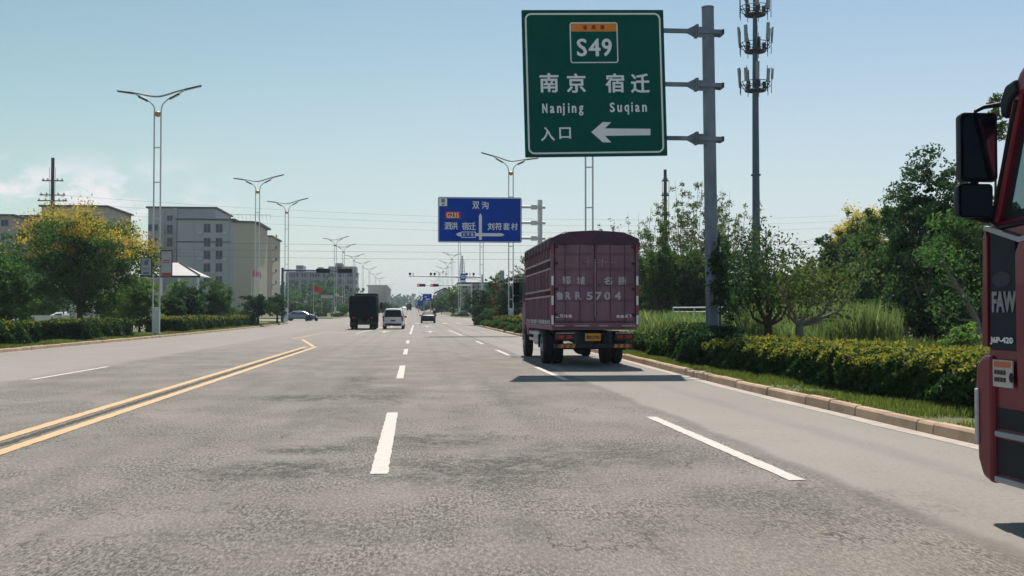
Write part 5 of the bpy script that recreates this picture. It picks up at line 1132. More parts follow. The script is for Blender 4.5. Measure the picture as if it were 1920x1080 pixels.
# ------------------------------------------------------------------ vegetation
def crown_pts(rs, w_, d_, z0, z1, ncl, per, rc, low=.0, shell=.55, power=None):
    """leaf positions gathered in clumps through an uneven crown"""
    ph = rs.uniform(0, 6.28, 6); Cn = []
    while len(Cn) < ncl:
        u = rs.normal(size=3); u /= np.linalg.norm(u); r = rs.uniform(0, 1)**shell
        az = math.atan2(u[1], u[0]); el = u[2]
        k = 1 + .13*math.sin(2*az+ph[0]) + .11*math.sin(3*az+ph[1]+2*el) + .12*math.sin(5*el+ph[2]+az) + .07*math.sin(7*az+ph[3]-4*el)
        p = u*r*k; 
        if p[2] < -1+low: continue
        if p[2] > .93 or (p[2] > .75 and rs.uniform() < .5): continue
        Cn.append((p[0]*w_/2, p[1]*d_/2, (z0+z1)/2 + p[2]*(z1-z0)/2))
    Cn = np.array(Cn); ids = rs.randint(0, ncl, ncl*per); rr = rc*rs.uniform(.6, 1.4, ncl)
    off = rs.normal(size=(ncl*per, 3)); off /= np.linalg.norm(off, axis=1)[:, None]+1e-9; off *= (rs.uniform(0, 1, ncl*per)**.55)[:, None]; off[:, 2] *= .7
    return Cn, Cn[ids] + off*rr[ids][:, None]
def limbs(mb, rs, base_r, hf, Cn, n, lean=(0, 0), stems=1):
    fork = Vector((lean[0], lean[1], hf)); mb.tube([(0, 0, -.15), (0, 0, .05), (lean[0]*.4, lean[1]*.4, hf*.5), fork], [base_r*1.5, base_r*1.15, base_r, base_r*.8], 9)
    idx = rs.choice(len(Cn), min(n, len(Cn)), replace=False)
    for i in idx:
        c = Vector(Cn[i]); m = fork.lerp(c, .5) + Vector((rs.uniform(-.2, .2), rs.uniform(-.2, .2), -.12*(c-fork).length)); r = base_r*rs.uniform(.28, .5)
        mb.tube([fork, fork.lerp(m, .5)+Vector((0, 0, .05)), m, c], [r, r*.8, r*.55, r*.2], 5)
def tree(name, label, px, Y, ytop, wpx, leafm, size=.22, cov=5.5, seed=0, group=None, clear=.25, blossom=None, bl=.3, dense=1., barkm=None, nl=12, dz=.12, cat='tree', asp=.5, lean=(0, 0), trunk_r=None, depth=.85, rcf=.085, up=0., shell=.55, blzone=.35):
    rs = np.random.RandomState(seed+11); p = at(px, 560, Y); z0 = gz(Y)+dz; k = 1/ppm(px, Y); W = wpx*k; H = at(px, ytop, Y).z - z0
    t = thing(name, label, cat, (p.x, Y, z0), 0, group)
    A = math.pi/4*W*H*(1-clear); n = int(min(60000, cov*A/(size*size*asp*.5))); rc = max(W*rcf, size*1.2); ncl = int(max(30, min(330, 60*dense*(W*H/(rc*rc*60)+.6))))
    Cn, P_ = crown_pts(rs, W-rc*1.2, (W-rc*1.2)*depth, H*clear*.8, H-rc*.6, ncl, max(4, n//ncl), rc, low=.06, shell=shell)
    P_ = P_[P_[:, 2] > .1]
    Cn += np.array([lean[0], lean[1], 0]); P_ += np.array([lean[0], lean[1], 0])
    mb = MB(); limbs(mb, rs, trunk_r or max(.05, H*.018), max(.35, H*clear), Cn, nl, lean); mb.build('trunk', barkm or bark, t, True)
    if blossom:
        h = (Cn[:, 2]-H*clear)/(H*(1-clear)); sel = Cn[(h > 1-blzone-.25*rs.uniform(0, 1, len(Cn)))]; sel = sel[(np.sin(sel[:, 0]*1.9+seed)+np.sin(sel[:, 1]*1.7+sel[:, 2]*1.9)+rs.uniform(-.7, .7, len(sel))) > (.35 if blossom == 'blossom_yellow' else -.9)]
        if len(sel) < 4: sel = Cn[np.argsort(Cn[:, 2])[-8:]]
        ids = rs.randint(0, max(1, len(sel)), int(n*bl*1.6)); off = rs.normal(size=(len(ids), 3))*rc*.5; off[:, 2] = np.abs(off[:, 2])*1.2 + rc*.3
        leaf_obj('blossom', sel[ids]+off, size*.75, M[blossom], t, .6, rs, .6)
    leaf_obj('crown', P_, size, leafm, t, asp, rs, up); return t
def feathery(name, label, px, Y, ytop, wpx, leafm, seed=0, nbr=34, size=.13, barkm=None, cat='tree', group=None, leaves=160, rise=.7, dz=.12, start=.2, stems=1, leafy=1.):
    rs = np.random.RandomState(seed+77); p = at(px, 560, Y); z0 = gz(Y)+dz; k = 1/ppm(px, Y); W = wpx*k; H = at(px, ytop, Y).z - z0
    t = thing(name, label, cat, (p.x, Y, z0), 0, group); mb = MB(); P_ = []
    for s in range(stems):
        bx, by = (0, 0) if stems == 1 else (rs.uniform(-.3, .3)*W, rs.uniform(-.2, .2)*W); Hs = H*(1 if s == 0 else rs.uniform(.65, .95)); tx = bx + rs.uniform(-.05, .05)*W
        mb.tube([(bx*.3, by*.3, -.1), (bx*.8, by*.8, Hs*.4), (tx, by, Hs)], [H*.013, H*.008, .01], 6)
        for i in range(nbr):
            u = start + (1-start)*(i+rs.uniform(0, 1))/nbr; az = rs.uniform(0, 6.283); ln = W*.72*(1.05-u)**.55*rs.uniform(.5, 1.15)/(1 if stems == 1 else 1.25)
            b = Vector((bx+(tx-bx)*u, by, Hs*u)); d = Vector((math.cos(az), math.sin(az), rise*rs.uniform(.6, 1.3))).normalized(); e = b + d*ln; e.z += .12*ln; m = b.lerp(e, .5) - Vector((0, 0, .05*ln))
            mb.tube([b, m, e], [.022, .014, .005], 4)
            nn = int(leaves*ln/(W*.5)+10); v = rs.uniform(.12, 1.05, nn)[:, None]; B, Mm, E = (np.array(q) for q in (b, m, e))
            Q = (1-v)**2*B + 2*v*(1-v)*Mm + v*v*E; P_.append(Q + rs.normal(size=(nn, 3))*np.array([.11, .11, .08])*(1.1-v*.5)*max(.6, ln/2))
    mb.build('trunk', barkm or bark, t, True)
    P_ = np.concatenate(P_); P_ = P_[rs.uniform(0, 1, len(P_)) < leafy]; leaf_obj('crown', P_, size, leafm, t, .42, rs, .2); return t
def spray(name, label, px, Y, ytop, wpx, leafm, seed, nbr=20, size=.15, lpb=220, low=.45, barkm=None, dz=.12, droop=.12, cat='tree'):
    """open tree of long upswept limbs, each feathered with hanging leaf tufts"""
    rs = np.random.RandomState(seed+300); p = at(px, 560, Y); z0 = gz(Y)+dz; k = 1/ppm(px, Y); W = wpx*k; H = at(px, ytop, Y).z - z0
    t = thing(name, label, cat, (p.x, Y, z0)); mb = MB(); P_ = []
    mb.tube([(0, 0, -.1), (.05, 0, H*.2), (-.05, 0, H*.45)], [H*.02, H*.014, H*.009], 7)
    for i in range(nbr):
        u = rs.uniform(.12, .45); b = np.array([0, 0, H*u]); a = rs.uniform(-1, 1); e = np.array([a*W*.5, rs.uniform(-.35, .35)*W, H*(low + (1-low)*(1-.55*abs(a)**1.5)*rs.uniform(.35, 1.))])
        m = b*.45 + e*.55 + np.array([a*W*.10, 0, -H*.07]); mb.tube([tuple(b), tuple((b+m)/2+np.array([a*.2, 0, -.1])), tuple(m), tuple(e)], [.05, .035, .022, .006], 5)
        for j in range(13):
            v = rs.uniform(.3, 1.0); q = (1-v)**2*b + 2*v*(1-v)*m + v*v*e; d = rs.normal(size=3)*np.array([.55, .5, .3])*(1.25-v); tip = q + d; mb.tube([tuple(q), tuple(tip)], [.012, .004], 3)
            n = max(4, lpb//13); w_ = rs.uniform(0, 1.1, n)[:, None]; P_.append(q*(1-w_) + tip*w_ + rs.normal(size=(n, 3))*np.array([.09, .09, .07]) - np.array([0, 0, droop])*rs.uniform(0, 1, n)[:, None])
    mb.build('trunk', barkm or bark, t, True); leaf_obj('crown', np.concatenate(P_), size, leafm, t, .45, rs, -.4); return t
def dome(label, px, Y, ytop, wpx, leafm=None, seed=0, group=None, size=.12, X=None):
    rs = np.random.RandomState(seed); p = at(px, 560, Y); z0 = gz(Y)+.12; k = 1/ppm(px, Y); r = wpx*k/2; H = at(px, ytop, Y).z-z0 if ytop > 20 else ytop
    t = thing('round_bush', label, 'bush', (X if X is not None else p.x, Y, z0), 0, group)
    u = rs.normal(size=(int(1500*max(1, r*r)*(.14/size)**2), 3)); u /= np.linalg.norm(u, axis=1)[:, None]; u[:, 2] = np.abs(u[:, 2]); kk = 1+.06*np.sin(u[:, :1]*7+seed)+.05*rs.normal(size=(len(u), 1))
    core = MB().lathe([(r*.85*math.cos(a), H*.85*math.sin(a)) for a in [i*math.pi/14 for i in range(7)]], n=14); core.build('branches', twig_core, t, True)
    leaf_obj('foliage', u*kk*np.array([r, r, H])*.97, size, leafm or L_hedge, t, .6, rs); return t
def hedge(label, xf, wd, Y0, Y1, h, leafm, seed=0, size=.1, shoots=0., cov=2.6, ragged=.05, group='clipped hedges'):
    """box hedge following xf(Y) (its road-side face); wd goes away from the road (sign matters)"""
    rs = np.random.RandomState(seed+5); Yc = (Y0+Y1)/2; xc = xf(Yc)+wd/2; z0 = gz(Yc)+.1; t = thing('hedge', label, 'hedge', (xc, Yc, z0), 0, group); Ln = Y1-Y0; aw = abs(wd)
    cov_n = cov/(size*size*.5*.6)
    def bump(Y, s): return ragged*(np.sin(Y*1.3+s)+.7*np.sin(Y*3.1+s*2)+.6*np.sin(Y*7.3+s*3))
    hh = lambda Y: h + (np.vectorize(gz)(Y) - gz(Yc)) + bump(Y, 1)
    xa = np.vectorize(lambda y: xf(float(y)))
    sg = 1 if wd > 0 else -1; out = []
    n = int(Ln*h*cov_n); Y = rs.uniform(Y0, Y1, n); z = rs.uniform(0, 1, n)**.85; top = hh(Y); rnd = np.clip((z-.8)/.2, 0, 1)**2*.14
    out.append(np.stack([xa(Y) + sg*(bump(Y+z*2, 4) + rs.exponential(.06, n) + rnd), Y, .05+z*top], 1))
    n2 = int(n*.45); Y = rs.uniform(Y0, Y1, n2); z = rs.uniform(0, 1, n2); out.append(np.stack([xa(Y)+wd - sg*(bump(Y, 2)+rs.exponential(.06, n2)), Y, z*hh(Y)], 1))
    n3 = int(Ln*aw*cov_n); Y = rs.uniform(Y0, Y1, n3); v = rs.uniform(0, 1, n3); edge = np.minimum(v, 1-v)*aw; Z = hh(Y) - .12*np.exp(-edge/.12) - rs.exponential(.04, n3) + .02*np.sin(v*aw*5+Y*2)
    T3 = np.stack([xa(Y)+wd*v, Y, Z], 1); out.append(T3)
    for Ye, s in ((Y0, 1), (Y1, -1)):
        n4 = int(h*aw*cov_n); v = rs.uniform(0, 1, n4); z = rs.uniform(0, 1, n4); out.append(np.stack([xa(np.full(n4, Ye))+wd*v, Ye+s*rs.exponential(.06, n4), z*hh(np.full(n4, Ye))], 1))
    P_ = np.concatenate(out) - np.array([xc, Yc, 0]); leaf_obj('foliage', P_, size, leafm, t, .6, rs, .15)
    mb = MB(); vs = []; m = max(4, int(Ln/.8)); 
    for i in range(m+1):
        y = Y0+.12+(Ln-.24)*i/m; q = float(hh(np.array([y]))[0])-.14; a = xf(y)+sg*.14; b = xf(y)+wd-sg*.14; g = gz(y)-gz(Yc)
        vs.append([(a-xc, y-Yc, g-.1), (a-xc, y-Yc, q-.05), (a+sg*.15-xc, y-Yc, q), (b-sg*.15-xc, y-Yc, q), (b-xc, y-Yc, q-.05), (b-xc, y-Yc, g-.1)])
    mb.loft(vs).build('branches', twig_core, t)
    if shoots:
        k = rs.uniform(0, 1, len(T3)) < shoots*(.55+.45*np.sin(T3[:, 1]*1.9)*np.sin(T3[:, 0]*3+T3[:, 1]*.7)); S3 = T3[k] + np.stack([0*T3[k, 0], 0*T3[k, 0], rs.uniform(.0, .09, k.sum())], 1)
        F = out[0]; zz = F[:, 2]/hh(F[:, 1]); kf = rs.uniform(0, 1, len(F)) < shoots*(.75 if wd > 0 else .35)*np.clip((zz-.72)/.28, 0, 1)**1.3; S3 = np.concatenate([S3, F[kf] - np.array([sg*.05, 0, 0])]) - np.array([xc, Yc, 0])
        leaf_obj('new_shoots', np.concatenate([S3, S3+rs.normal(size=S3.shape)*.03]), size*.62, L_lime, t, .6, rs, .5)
    return t

# right hedges
XH = lambda Y: 7.3
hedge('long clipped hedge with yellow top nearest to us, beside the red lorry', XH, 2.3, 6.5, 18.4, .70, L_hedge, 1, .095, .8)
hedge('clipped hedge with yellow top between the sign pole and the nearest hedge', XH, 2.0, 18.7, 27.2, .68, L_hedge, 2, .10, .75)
hedge('dark unclipped hedge wrapping the foot of the green sign pole', lambda Y: 7.2, 1.5, 27.4, 30.6, .92, L_dark, 3, .11, .04, ragged=.09)
hedge('low dark hedge beside the maroon truck, left of the sign pole', lambda Y: 7.6, 1.1, 31, 46, .55, L_hedge, 4, .12, .05)
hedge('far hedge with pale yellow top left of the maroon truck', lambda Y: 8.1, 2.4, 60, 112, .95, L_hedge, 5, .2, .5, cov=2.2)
# left hedges
hedge('clipped hedge at the far left edge, nearest of the left hedges', lambda Y: -16.7, -2.2, 24, 51, .95, L_hedge, 6, .16, .42)
hedge('dark clipped hedge under the golden tree', lambda Y: -16.4, -2.4, 56, 66, .98, L_hedge, 7, .17, .2)
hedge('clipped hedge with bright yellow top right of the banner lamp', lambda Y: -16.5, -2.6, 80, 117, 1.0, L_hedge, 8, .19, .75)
# bushes
dome('round clipped bush at the right end of the left hedges', 457, 114, 583, 40, L_green, 1)
dome('round clipped bush by the junction corner on the right', 912, 117, 584, 44, L_hedge, 2)
dome('round clipped bush at the foot of the island lamp on the right', 868, 212, 586, 24, L_hedge, 3, size=.25)
dome('smaller round bush left of the island lamp bush on the right', 853, 216, 589, 16, L_green, 4, size=.25)
for i, (Y, wd_) in enumerate(((66, 1.3), (74, 1.2), (82, 1.4), (90, 1.2), (98, 1.3), (106, 1.5), (113, 1.4))):
    dome(['first low rounded shrub on the right kerb, half behind the truck', 'second low rounded shrub on the right kerb left of the truck', 'third low rounded shrub along the right kerb', 'fourth low rounded shrub along the right kerb', 'fifth low rounded shrub along the right kerb', 'sixth low rounded shrub along the right kerb', 'last low rounded shrub on the right kerb at the junction corner'][i],
         900, Y, .62+.1*math.sin(i*2), wd_/(1/ppm(900, Y)), [L_green, L_olive][i % 2], 20+i, 'low rounded shrubs along the right kerb', .16, X=7.5)

# left trees
tree('golden_rain_tree', 'big golden-rain tree with yellow blossom on top left of the banner lamp', 150, 73, 384, 275, L_green, .2, 7.0, 1, clear=.2, blossom='blossom_yellow', bl=.22, dense=1.8, trunk_r=.2, blzone=.5)
tree('broadleaf_tree', 'light green tree at the far left edge', 8, 60, 462, 150, L_green, .2, 6.5, 2, clear=.12)
tree('golden_rain_tree', 'yellow-blossomed tree behind the light green tree at the far left', -10, 88, 418, 110, L_green, .24, 5, 3, blossom='blossom_yellow', bl=.3)
tree('broadleaf_tree', 'bright green tree between the golden tree and the banner lamp', 262, 82, 502, 105, L_bright, .22, 6, 4, clear=.06)
tree('broadleaf_tree', 'bright green tree low behind the dark left hedge', 215, 90, 535, 95, L_bright, .24, 6, 5, clear=.12)
tree('broadleaf_tree', 'dark green tree behind the light trees at the far left', 70, 100, 500, 150, L_green, .26, 6, 6, clear=.15)
tree('shrub_tree', 'dark rounded shrub tree right behind the banner lamp', 322, 88, 545, 72, L_dark, .2, 7, 7, clear=.05, cat='tree')
tree('shrub_tree', 'dark shrub tree in front of the pale pavilion roof', 352, 96, 522, 84, L_dark, .22, 7, 8, clear=.05)
tree('broadleaf_tree', 'soft green tree right of the pale pavilion roof', 404, 102, 517, 82, L_green, .2, 6, 9, clear=.05)
tree('broadleaf_tree', 'yellow-green tree top showing behind the banners', 338, 110, 515, 60, L_bright, .25, 5, 10, clear=.1)
tree('street_tree', 'dark round-headed tree with short trunk near the left corner of the junction', 484, 114, 546, 72, L_dark, .22, 8, 11, clear=.28, trunk_r=.13)
tree('street_tree', 'smaller dark round-headed tree by the signal mast at the left corner', 520, 128, 546, 46, L_dark, .24, 8, 12, clear=.28, trunk_r=.12)
for i, (px, Y, yt, wp, m_, lb) in enumerate(((436, 150, 572, 50, L_olive, 'low olive-green tree in the gap left of the round-headed trees'), (575, 215, 568, 60, L_dark, 'green tree beyond the left side road behind the blue-grey sedan'), (548, 240, 562, 40, L_dark, 'dark tree beyond the left side road near the signal mast'),
    (612, 250, 570, 52, L_dark, 'green tree just left of the left island lamp'), (648, 235, 566, 34, L_green, 'yellow-green tree between the island lamp and the covered truck'), (660, 280, 560, 30, L_dark, 'dark tree behind the left edge of the covered truck'), (718, 250, 562, 20, L_dark, 'dark conifer-like tree right of the covered truck'),
    (730, 340, 566, 24, L_dark, 'green tree beyond the white minivan on the left'), (741, 470, 569, 20, L_green, 'small distant tree at the left end of the road'))):
    tree('broadleaf_tree', lb, px, Y, yt, wp, m_, .4 if Y < 300 else .6, 5, 30+i, clear=.05)
for i, (px, wp, lb) in enumerate(((560, 34, 'low bush under the trees left of the left island'), (597, 40, 'long low bush left of the left island lamp'), (634, 34, 'low bush right behind the left island lamp'))):
    tree('low_bush', lb, px, 200, 585, wp, L_hedge, .3, 7, 44+i, clear=.0, cat='bush')
# left corner spiky plants
feathery('palm_shrub', 'spiky shrub between the left hedge and the round bush', 437, 112, 578, 26, L_bright, 3, 20, .14, rise=1.4, cat='bush', leaves=60)

# right trees: beyond the truck
for i, (px, Y, yt, wp, m_, sz, cl, lb) in enumerate(((968, 108, 502, 84, L_dark, .24, .08, 'dark tree directly left of the maroon truck'), (938, 112, 530, 34, L_red, .22, .2, 'russet-leaved tree by the tall grey billboard'),
    (930, 140, 507, 48, L_green, .28, .1, 'green tree top behind the russet tree'), (905, 124, 536, 66, L_dark, .26, .1, 'dark conical tree at the right corner of the junction'), (893, 122, 560, 26, L_dark, .22, .0, 'dark upright shrub at the tip of the right verge'),
    (883, 230, 541, 34, L_dark, .36, .1, 'dark tree behind the island lamp on the right'), (851, 226, 531, 44, L_bright, .36, .05, 'bright green tree on the island left of the lamp'), (828, 262, 549, 36, L_green, .4, .05, 'green tree below the right red signal'),
    (812, 320, 558, 26, L_dark, .5, .05, 'dark tree beside the far blue sign'), (797, 370, 566, 24, L_green, .6, .0, 'green tree under the blue hoarding'), (786, 470, 567, 18, L_green, .7, .0, 'small distant tree at the right end of the road'),
    (925, 118, 572, 60, L_green, .22, .0, 'low spreading bush between the russet tree and the hedge'))):
    tree('broadleaf_tree', lb, px, Y, yt, wp, m_, sz, 6, 60+i, clear=cl)
feathery('twiggy_tree', 'pale twiggy tree top above the dark tree left of the maroon truck', 985, 114, 484, 60, L_olive, 5, 40, .16, pale_bark, leaves=60)

# right trees: behind and beside the sign pole
tree('broadleaf_tree', 'dense dark tree right of the maroon truck', 1238, 78, 450, 135, L_green, .2, 7, 80, clear=.08)
tree('broadleaf_tree', 'dense dark tree between the truck and the sign pole', 1300, 66, 462, 120, L_dark, .18, 7, 81, clear=.08)
tree('golden_rain_tree', 'small tree with pale yellow blossom at the top right corner of the truck', 1212, 88, 474, 62, L_green, .2, 6, 82, blossom='blossom_yellow', bl=.35, clear=.1)
spray('sparse_tree', 'sparse bare-twigged tree above the right end of the truck', 1192, 84, 366, 90, L_olive, 8, 13, .16, 80, .55)
spray('leafy_sapling', 'sparse leafy sapling above the middle of the truck roof', 1128, 86, 384, 66, L_dark, 9, 9, .22, 90, .6)
spray('feathery_tree', 'tall feathery tree left of the sign pole', 1286, 70, 308, 190, L_olive, 10, 34, .15, 300, .45)
spray('feathery_tree', 'tall feathery tree with upswept branches right behind the sign pole', 1362, 64, 328, 190, L_olive, 11, 26, .14, 250, .45)
spray('feathery_tree', 'shorter feathery tree beside the truck tail', 1234, 66, 392, 150, L_green, 12, 30, .17, 330, .35)
tree('climbing_vine', 'dark vine with ragged leaf clumps clinging to the middle of the green sign pole', 1350, 28.85, 432, 62, L_dark, .13, 1.9, 83, clear=.42, cat='vine', nl=14, trunk_r=.03, rcf=.16, asp=.7, depth=.5, up=-.4)
tree('broadleaf_tree', 'dark leafy tree just right of the sign pole, behind the vine', 1385, 40, 455, 100, L_dark, .14, 3.4, 84, clear=.2, up=-.4)
def vase(label, px, Y, ytop, wpx, leafm, seed, stems, size=.13, cov=1.5):
    """open, vase-shaped tree: a short dark trunk with long bare limbs; stems = (px, py) ends of the main limbs"""
    rs = np.random.RandomState(seed); p = at(px, 560, Y); z0 = .12; k = 1/ppm(px, Y); t = thing('vase_shaped_tree', label, 'tree', (p.x, Y, z0)); mb = MB()
    f = Vector((.03, 0, 1.0)); mb.tube([(0, 0, -.1), (0, 0, .1), (.02, 0, .6), f], [.2, .17, .14, .12], 10); Cn = []
    for i, (sx, sy) in enumerate(stems):
        e = at(sx, sy, Y) - Vector((p.x, Y, z0)); e.y = rs.uniform(-1.2, 1.2); m = f.lerp(e, .45) + Vector(((e.x)*.12, 0, -.10*e.length)); mb.tube([f, f.lerp(m, .5)+Vector((0, 0, -.03)), m, e], [.07, .055, .042, .014], 7)
        for j in range(5):
            u = .4+.14*j; b = m.lerp(e, (u-.4)/.6) if u > .45 else m; q_ = b + Vector((rs.uniform(-.6, .6), rs.uniform(-.6, .6), rs.uniform(.05, .7))); mb.tube([b, q_], [.018, .006], 4); Cn.append(q_)
        Cn += [e, m.lerp(e, .75)]
    mb.build('trunk', pale_bark if seed % 2 else bark, t, True)
    Cn = np.array([tuple(c) for c in Cn]); W = wpx*k; H = at(px, ytop, Y).z-z0; nx = 46
    ex = np.stack([rs.uniform(-W/2, W/2, nx), rs.uniform(-1.4, 1.4, nx), rs.uniform(H*.42, H*.97, nx)], 1); ok = ex[:, 2] < H*(1.0-.35*(ex[:, 0]/(W/2))**2); Cn = np.concatenate([Cn, ex[ok]])
    n = int(cov*W*H*.6/(size*size*.25)); ids = rs.randint(0, len(Cn), n); off = rs.normal(size=(n, 3))*.26; leaf_obj('crown', Cn[ids]+off, size, leafm, t, .5, rs, -.5); return t
vase('open vase-shaped tree with bare limbs right of the sign pole', 1438, 34, 428, 175, L_dark, 90, [(1392, 490), (1412, 450), (1440, 440), (1465, 470), (1490, 520), (1380, 550), (1400, 520), (1480, 560)])
vase('open tree with one long pale limb leaning right over the tall grass', 1497, 33, 472, 200, L_olive, 91, [(1612, 508), (1560, 520), (1530, 500), (1480, 510), (1450, 540), (1585, 560)])
tree('broadleaf_tree', 'dark tree below the yellow-topped tree', 1562, 62, 428, 150, L_dark, .17, 6.5, 92, clear=.05, barkm=pale_bark)
tree('golden_rain_tree', 'tree crowned with pale yellow blossom against the sky on the right', 1618, 70, 372, 140, L_green, .19, 5.5, 93, clear=.1, blossom='blossom_pale_yellow', bl=.7, blzone=.6, dense=1.2)
tree('broadleaf_tree', 'olive mid-height tree between the vase-shaped tree and the dark trees', 1500, 58, 478, 110, L_olive, .16, 4, 94, clear=.05)
tree('broadleaf_tree', 'tall dark leafy tree behind the lorry mirrors, highest on the right', 1775, 40, 252, 215, L_dark, .15, 5.2, 95, clear=.1, barkm=pale_bark, nl=22, lean=(-.3, 0))
tree('broadleaf_tree', 'broad green tree in front of the highest tree on the right', 1700, 46, 352, 190, L_green, .16, 6, 96, clear=.06, barkm=pale_bark, nl=18)
tree('broadleaf_tree', 'large shady tree reaching behind the red lorry cab', 1850, 36, 330, 230, L_green, .15, 6, 97, clear=.08, barkm=pale_bark, nl=22)
tree('broadleaf_tree', 'dark bushy tree low in the middle of the right tree belt', 1640, 54, 470, 150, L_green, .17, 7, 98, clear=.02)
tree('broadleaf_tree', 'dark tree behind the tall green grass', 1420, 72, 500, 160, L_dark, .2, 6.5, 99, clear=.02)
tree('broadleaf_tree', 'low dark tree under the highest tree on the right', 1760, 40, 520, 200, L_dark, .14, 6.5, 100, clear=.0)
tree('low_bush', 'yellow-green bush beside the leaning trunk near the lorry', 1800, 26, 588, 90, L_bright, .12, 3, 101, clear=.0, cat='bush')
tree('low_bush', 'reddish plant at the left end of the pole hedge', 1308, 31.2, 632, 16, L_red, .08, 6, 102, clear=.0, cat='bush')
def leaning_branch():
    Y = 33; a = at(1838, 640, Y); t = thing('leaning_tree', 'dark leaning trunk with pale broken branch left of the lorry cab', 'tree', (a.x, Y, .12)); P_ = lambda px, py: at(px, py, Y) - Vector((a.x, Y, .12))
    mb = MB(); mb.tube([(.1, 0, -.2), P_(1830, 600), P_(1800, 545), P_(1765, 490)], [.14, .11, .08, .05], 8).tube([P_(1800, 545), P_(1782, 535), P_(1764, 532)], [.04, .03, .02], 5).tube([P_(1830, 600), P_(1800, 600), P_(1768, 580)], [.04, .03, .01], 5); mb.build('trunk', pale_bark, t, True)
    rs = np.random.RandomState(8); C_ = np.array([tuple(P_(*q)) for q in ((1765, 480), (1750, 470), (1790, 500), (1770, 575), (1815, 560))]); ids = rs.randint(0, 5, 900); leaf_obj('crown', C_[ids]+rs.normal(size=(900, 3))*.3, .12, L_green, t, .5, rs)
leaning_branch()
feathery('feathery_tree', 'fine leafy branch tips above the lorry mirrors', 1868, 30, 178, 95, L_olive, 21, 26, .10, rise=.25, leaves=70, start=.82)

# far woods and ground cover that nobody could count
def wood(name, x0, x1, y0, y1, h, n, size, m_, seed):
    rs = np.random.RandomState(seed); X = rs.uniform(x0, x1, n); Y = rs.uniform(y0, y1, n); g = np.array([gz(y) for y in Y]); top = h*(.72+.16*np.sin(X*.13+Y*.05)+.12*np.sin(X*.31+1+Y*.11)+.1*np.sin(X*.9+2)); Z = g+.1+rs.uniform(0, 1, n)**.8*top
    o = leaf_obj(name, np.stack([X, Y, Z], 1), size, m_, None, .8, rs); o['kind'] = 'stuff'; tag(o, {'distant_wood': 'mass of distant trees along the horizon'}.get(name, 'mass of trees'), 'wood'); return o
o = wood('distant_wood', -420, -22, 300, 520, 11, 26000, 1.6, L_dark, 1); o['label'] = 'mass of distant trees along the horizon on the left'
o = wood('distant_wood', 22, 420, 240, 520, 11, 26000, 1.6, L_dark, 2); o['label'] = 'mass of distant trees along the horizon on the right'
o = wood('distant_wood', -160, 160, 1010, 1090, 12, 7000, 2.6, L_dark, 3); o['label'] = 'blue hazy line of trees closing the end of the road'
o = wood('distant_wood', 18, 110, 100, 150, 6.5, 15000, .8, L_dark, 4); o['label'] = 'dense tree belt behind the feathery trees on the right'
o = wood('distant_wood', -120, -62, 150, 215, 6, 12000, .8, L_dark, 5); o['label'] = 'tree belt in front of the left apartment blocks'
def grass(name, label, n, y0, y1, xa, xb, h0, h1, wd, m_, seed, cat='grass', bias=1., lean=.5, noise=False):
    rs = np.random.RandomState(seed); Y = y0 + (y1-y0)*rs.uniform(0, 1, n)**bias; u = rs.uniform(0, 1, n); A = np.array([xa(y) for y in Y]); B = np.array([xb(y) for y in Y]); X = A+(B-A)*u; g = np.array([gz(y) for y in Y])
    if noise: k = (np.sin(X*2.3+Y*1.1)+np.sin(X*.9-Y*2.1+1)+np.sin(Y*4.7)+rs.uniform(-1, 1, n)*1.2) > -.6; X, Y, g = X[k], Y[k], g[k]
    H = rs.uniform(h0, h1, len(X))*(.75+.25*np.sin(X*1.3+Y*.8)); o = blades(name, X, Y, g+.11, H, m_, wd, lean, rs); o['kind'] = 'stuff'; tag(o, label, cat)
grass('grass', 'ragged grass between the right kerb and the hedges', 42000, 6, 46, lambda y: kerbR(y)+.14, lambda y: 7.55, .05, .16, .008, L_grass, 1, bias=1.3, noise=True)
grass('grass', 'mown grass behind the low hedge right of the truck', 26000, 29, 50, lambda y: 8.6, lambda y: 8+ (y-20)*.45, .12, .32, .016, L_grass, 2)
grass('grass', 'grass strip along the left kerb', 30000, 36, 145, lambda y: -15.55 if y < 136 else -15.9-(y-136)*.5, lambda y: -17.0-(y > 68.5)*(y < 76)*3, .08, .2, .02, L_grass, 3, bias=1.2, noise=True)
grass('grass', 'grass at the tip of the right verge', 6000, 60, 120, lambda y: kerbR(y)+.15, lambda y: 9.5, .08, .2, .02, L_grass, 4)
grass('reeds', 'tall green reeds growing behind the right hedge', 30000, 38, 50, lambda y: at(1392, 560, y).x, lambda y: at(1690, 560, y).x, 1.1, 1.95, .018, L_reed, 5, 'reeds', lean=.28)
grass('tall_grass', 'leafy tall crop right of the maroon truck', 20000, 46, 62, lambda y: at(1185, 560, y).x, lambda y: at(1420, 560, y).x, .8, 1.6, .03, L_reed, 6, 'crop', lean=.5)
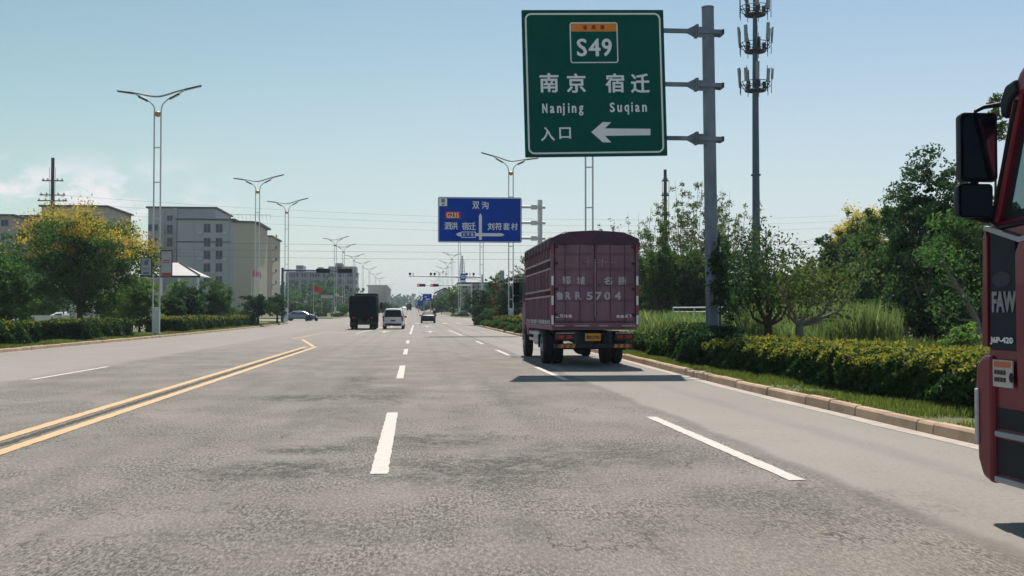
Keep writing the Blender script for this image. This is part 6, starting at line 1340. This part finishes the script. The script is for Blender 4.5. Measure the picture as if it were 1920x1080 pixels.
grass('tall_grass', 'weeds under the trees behind the nearest right hedge', 16000, 16, 40, lambda y: 9.7, lambda y: 11+(y-14)*.5, .3, .7, .02, L_grass, 7, 'weeds')

# pieces of one kind that sit apart on a thing become parts of their own
def split_parts(names):
    for o in [q for q in S.objects if q.type == 'MESH' and q.parent and q.name.split('.')[0] in names and q.data.users == 1]:
        bm = bmesh.new(); bm.from_mesh(o.data); left = set(bm.verts); groups = []
        while left:
            st = [left.pop()]; g = set(st)
            while st:
                for e in st.pop().link_edges:
                    for v in e.verts:
                        if v in left: left.discard(v); g.add(v); st.append(v)
            groups.append({v.index for v in g})
        if len(groups) > 1 and len(groups) < 15:
            V = [v.co[:] for v in bm.verts]; Fs = [[v.index for v in f.verts] for f in bm.faces]
            for gi, g in enumerate(groups):
                ix = {a: i for i, a in enumerate(sorted(g))}; me = bpy.data.meshes.new(o.name); me.from_pydata([V[a] for a in sorted(g)], [], [[ix[a] for a in f] for f in Fs if f[0] in g]); me.update()
                for m_ in o.data.materials: me.materials.append(m_)
                if gi == 0: first_me = me
                else: c = o.copy(); c.data = me; COL.objects.link(c); c.parent = o.parent
            o.data = first_me
        bm.free()
for o in [q for q in S.objects if q.name.split('.')[0] == 'posts']: o.name = 'post'
split_parts({'red_tape', 'white_tape', 'hinge', 'sticker', 'marker_strip', 'lock_rod', 'mud_flap', 'bottom_tape', 'post', 'stair_tower', 'pilasters', 'step_well'})

# ------------------------------------------------------------------ the air
hz = bpy.data.materials.new('haze'); hz.use_nodes = True; hn = hz.node_tree.nodes; hn.clear()
pv = hn.new('ShaderNodeVolumePrincipled'); pv.inputs['Color'].default_value = (.72, .86, 1, 1); pv.inputs['Density'].default_value = .00025; pv.inputs['Anisotropy'].default_value = .1
ho = hn.new('ShaderNodeOutputMaterial'); hz.node_tree.links.new(pv.outputs[0], ho.inputs['Volume'])
hb = MB().box(-1750, 1750, -60, 2500, -1.1, 50).build('haze', hz); hb['kind'] = 'stuff'; hb['label'] = 'thin pale haze in the air over the road'; hb['category'] = 'haze'
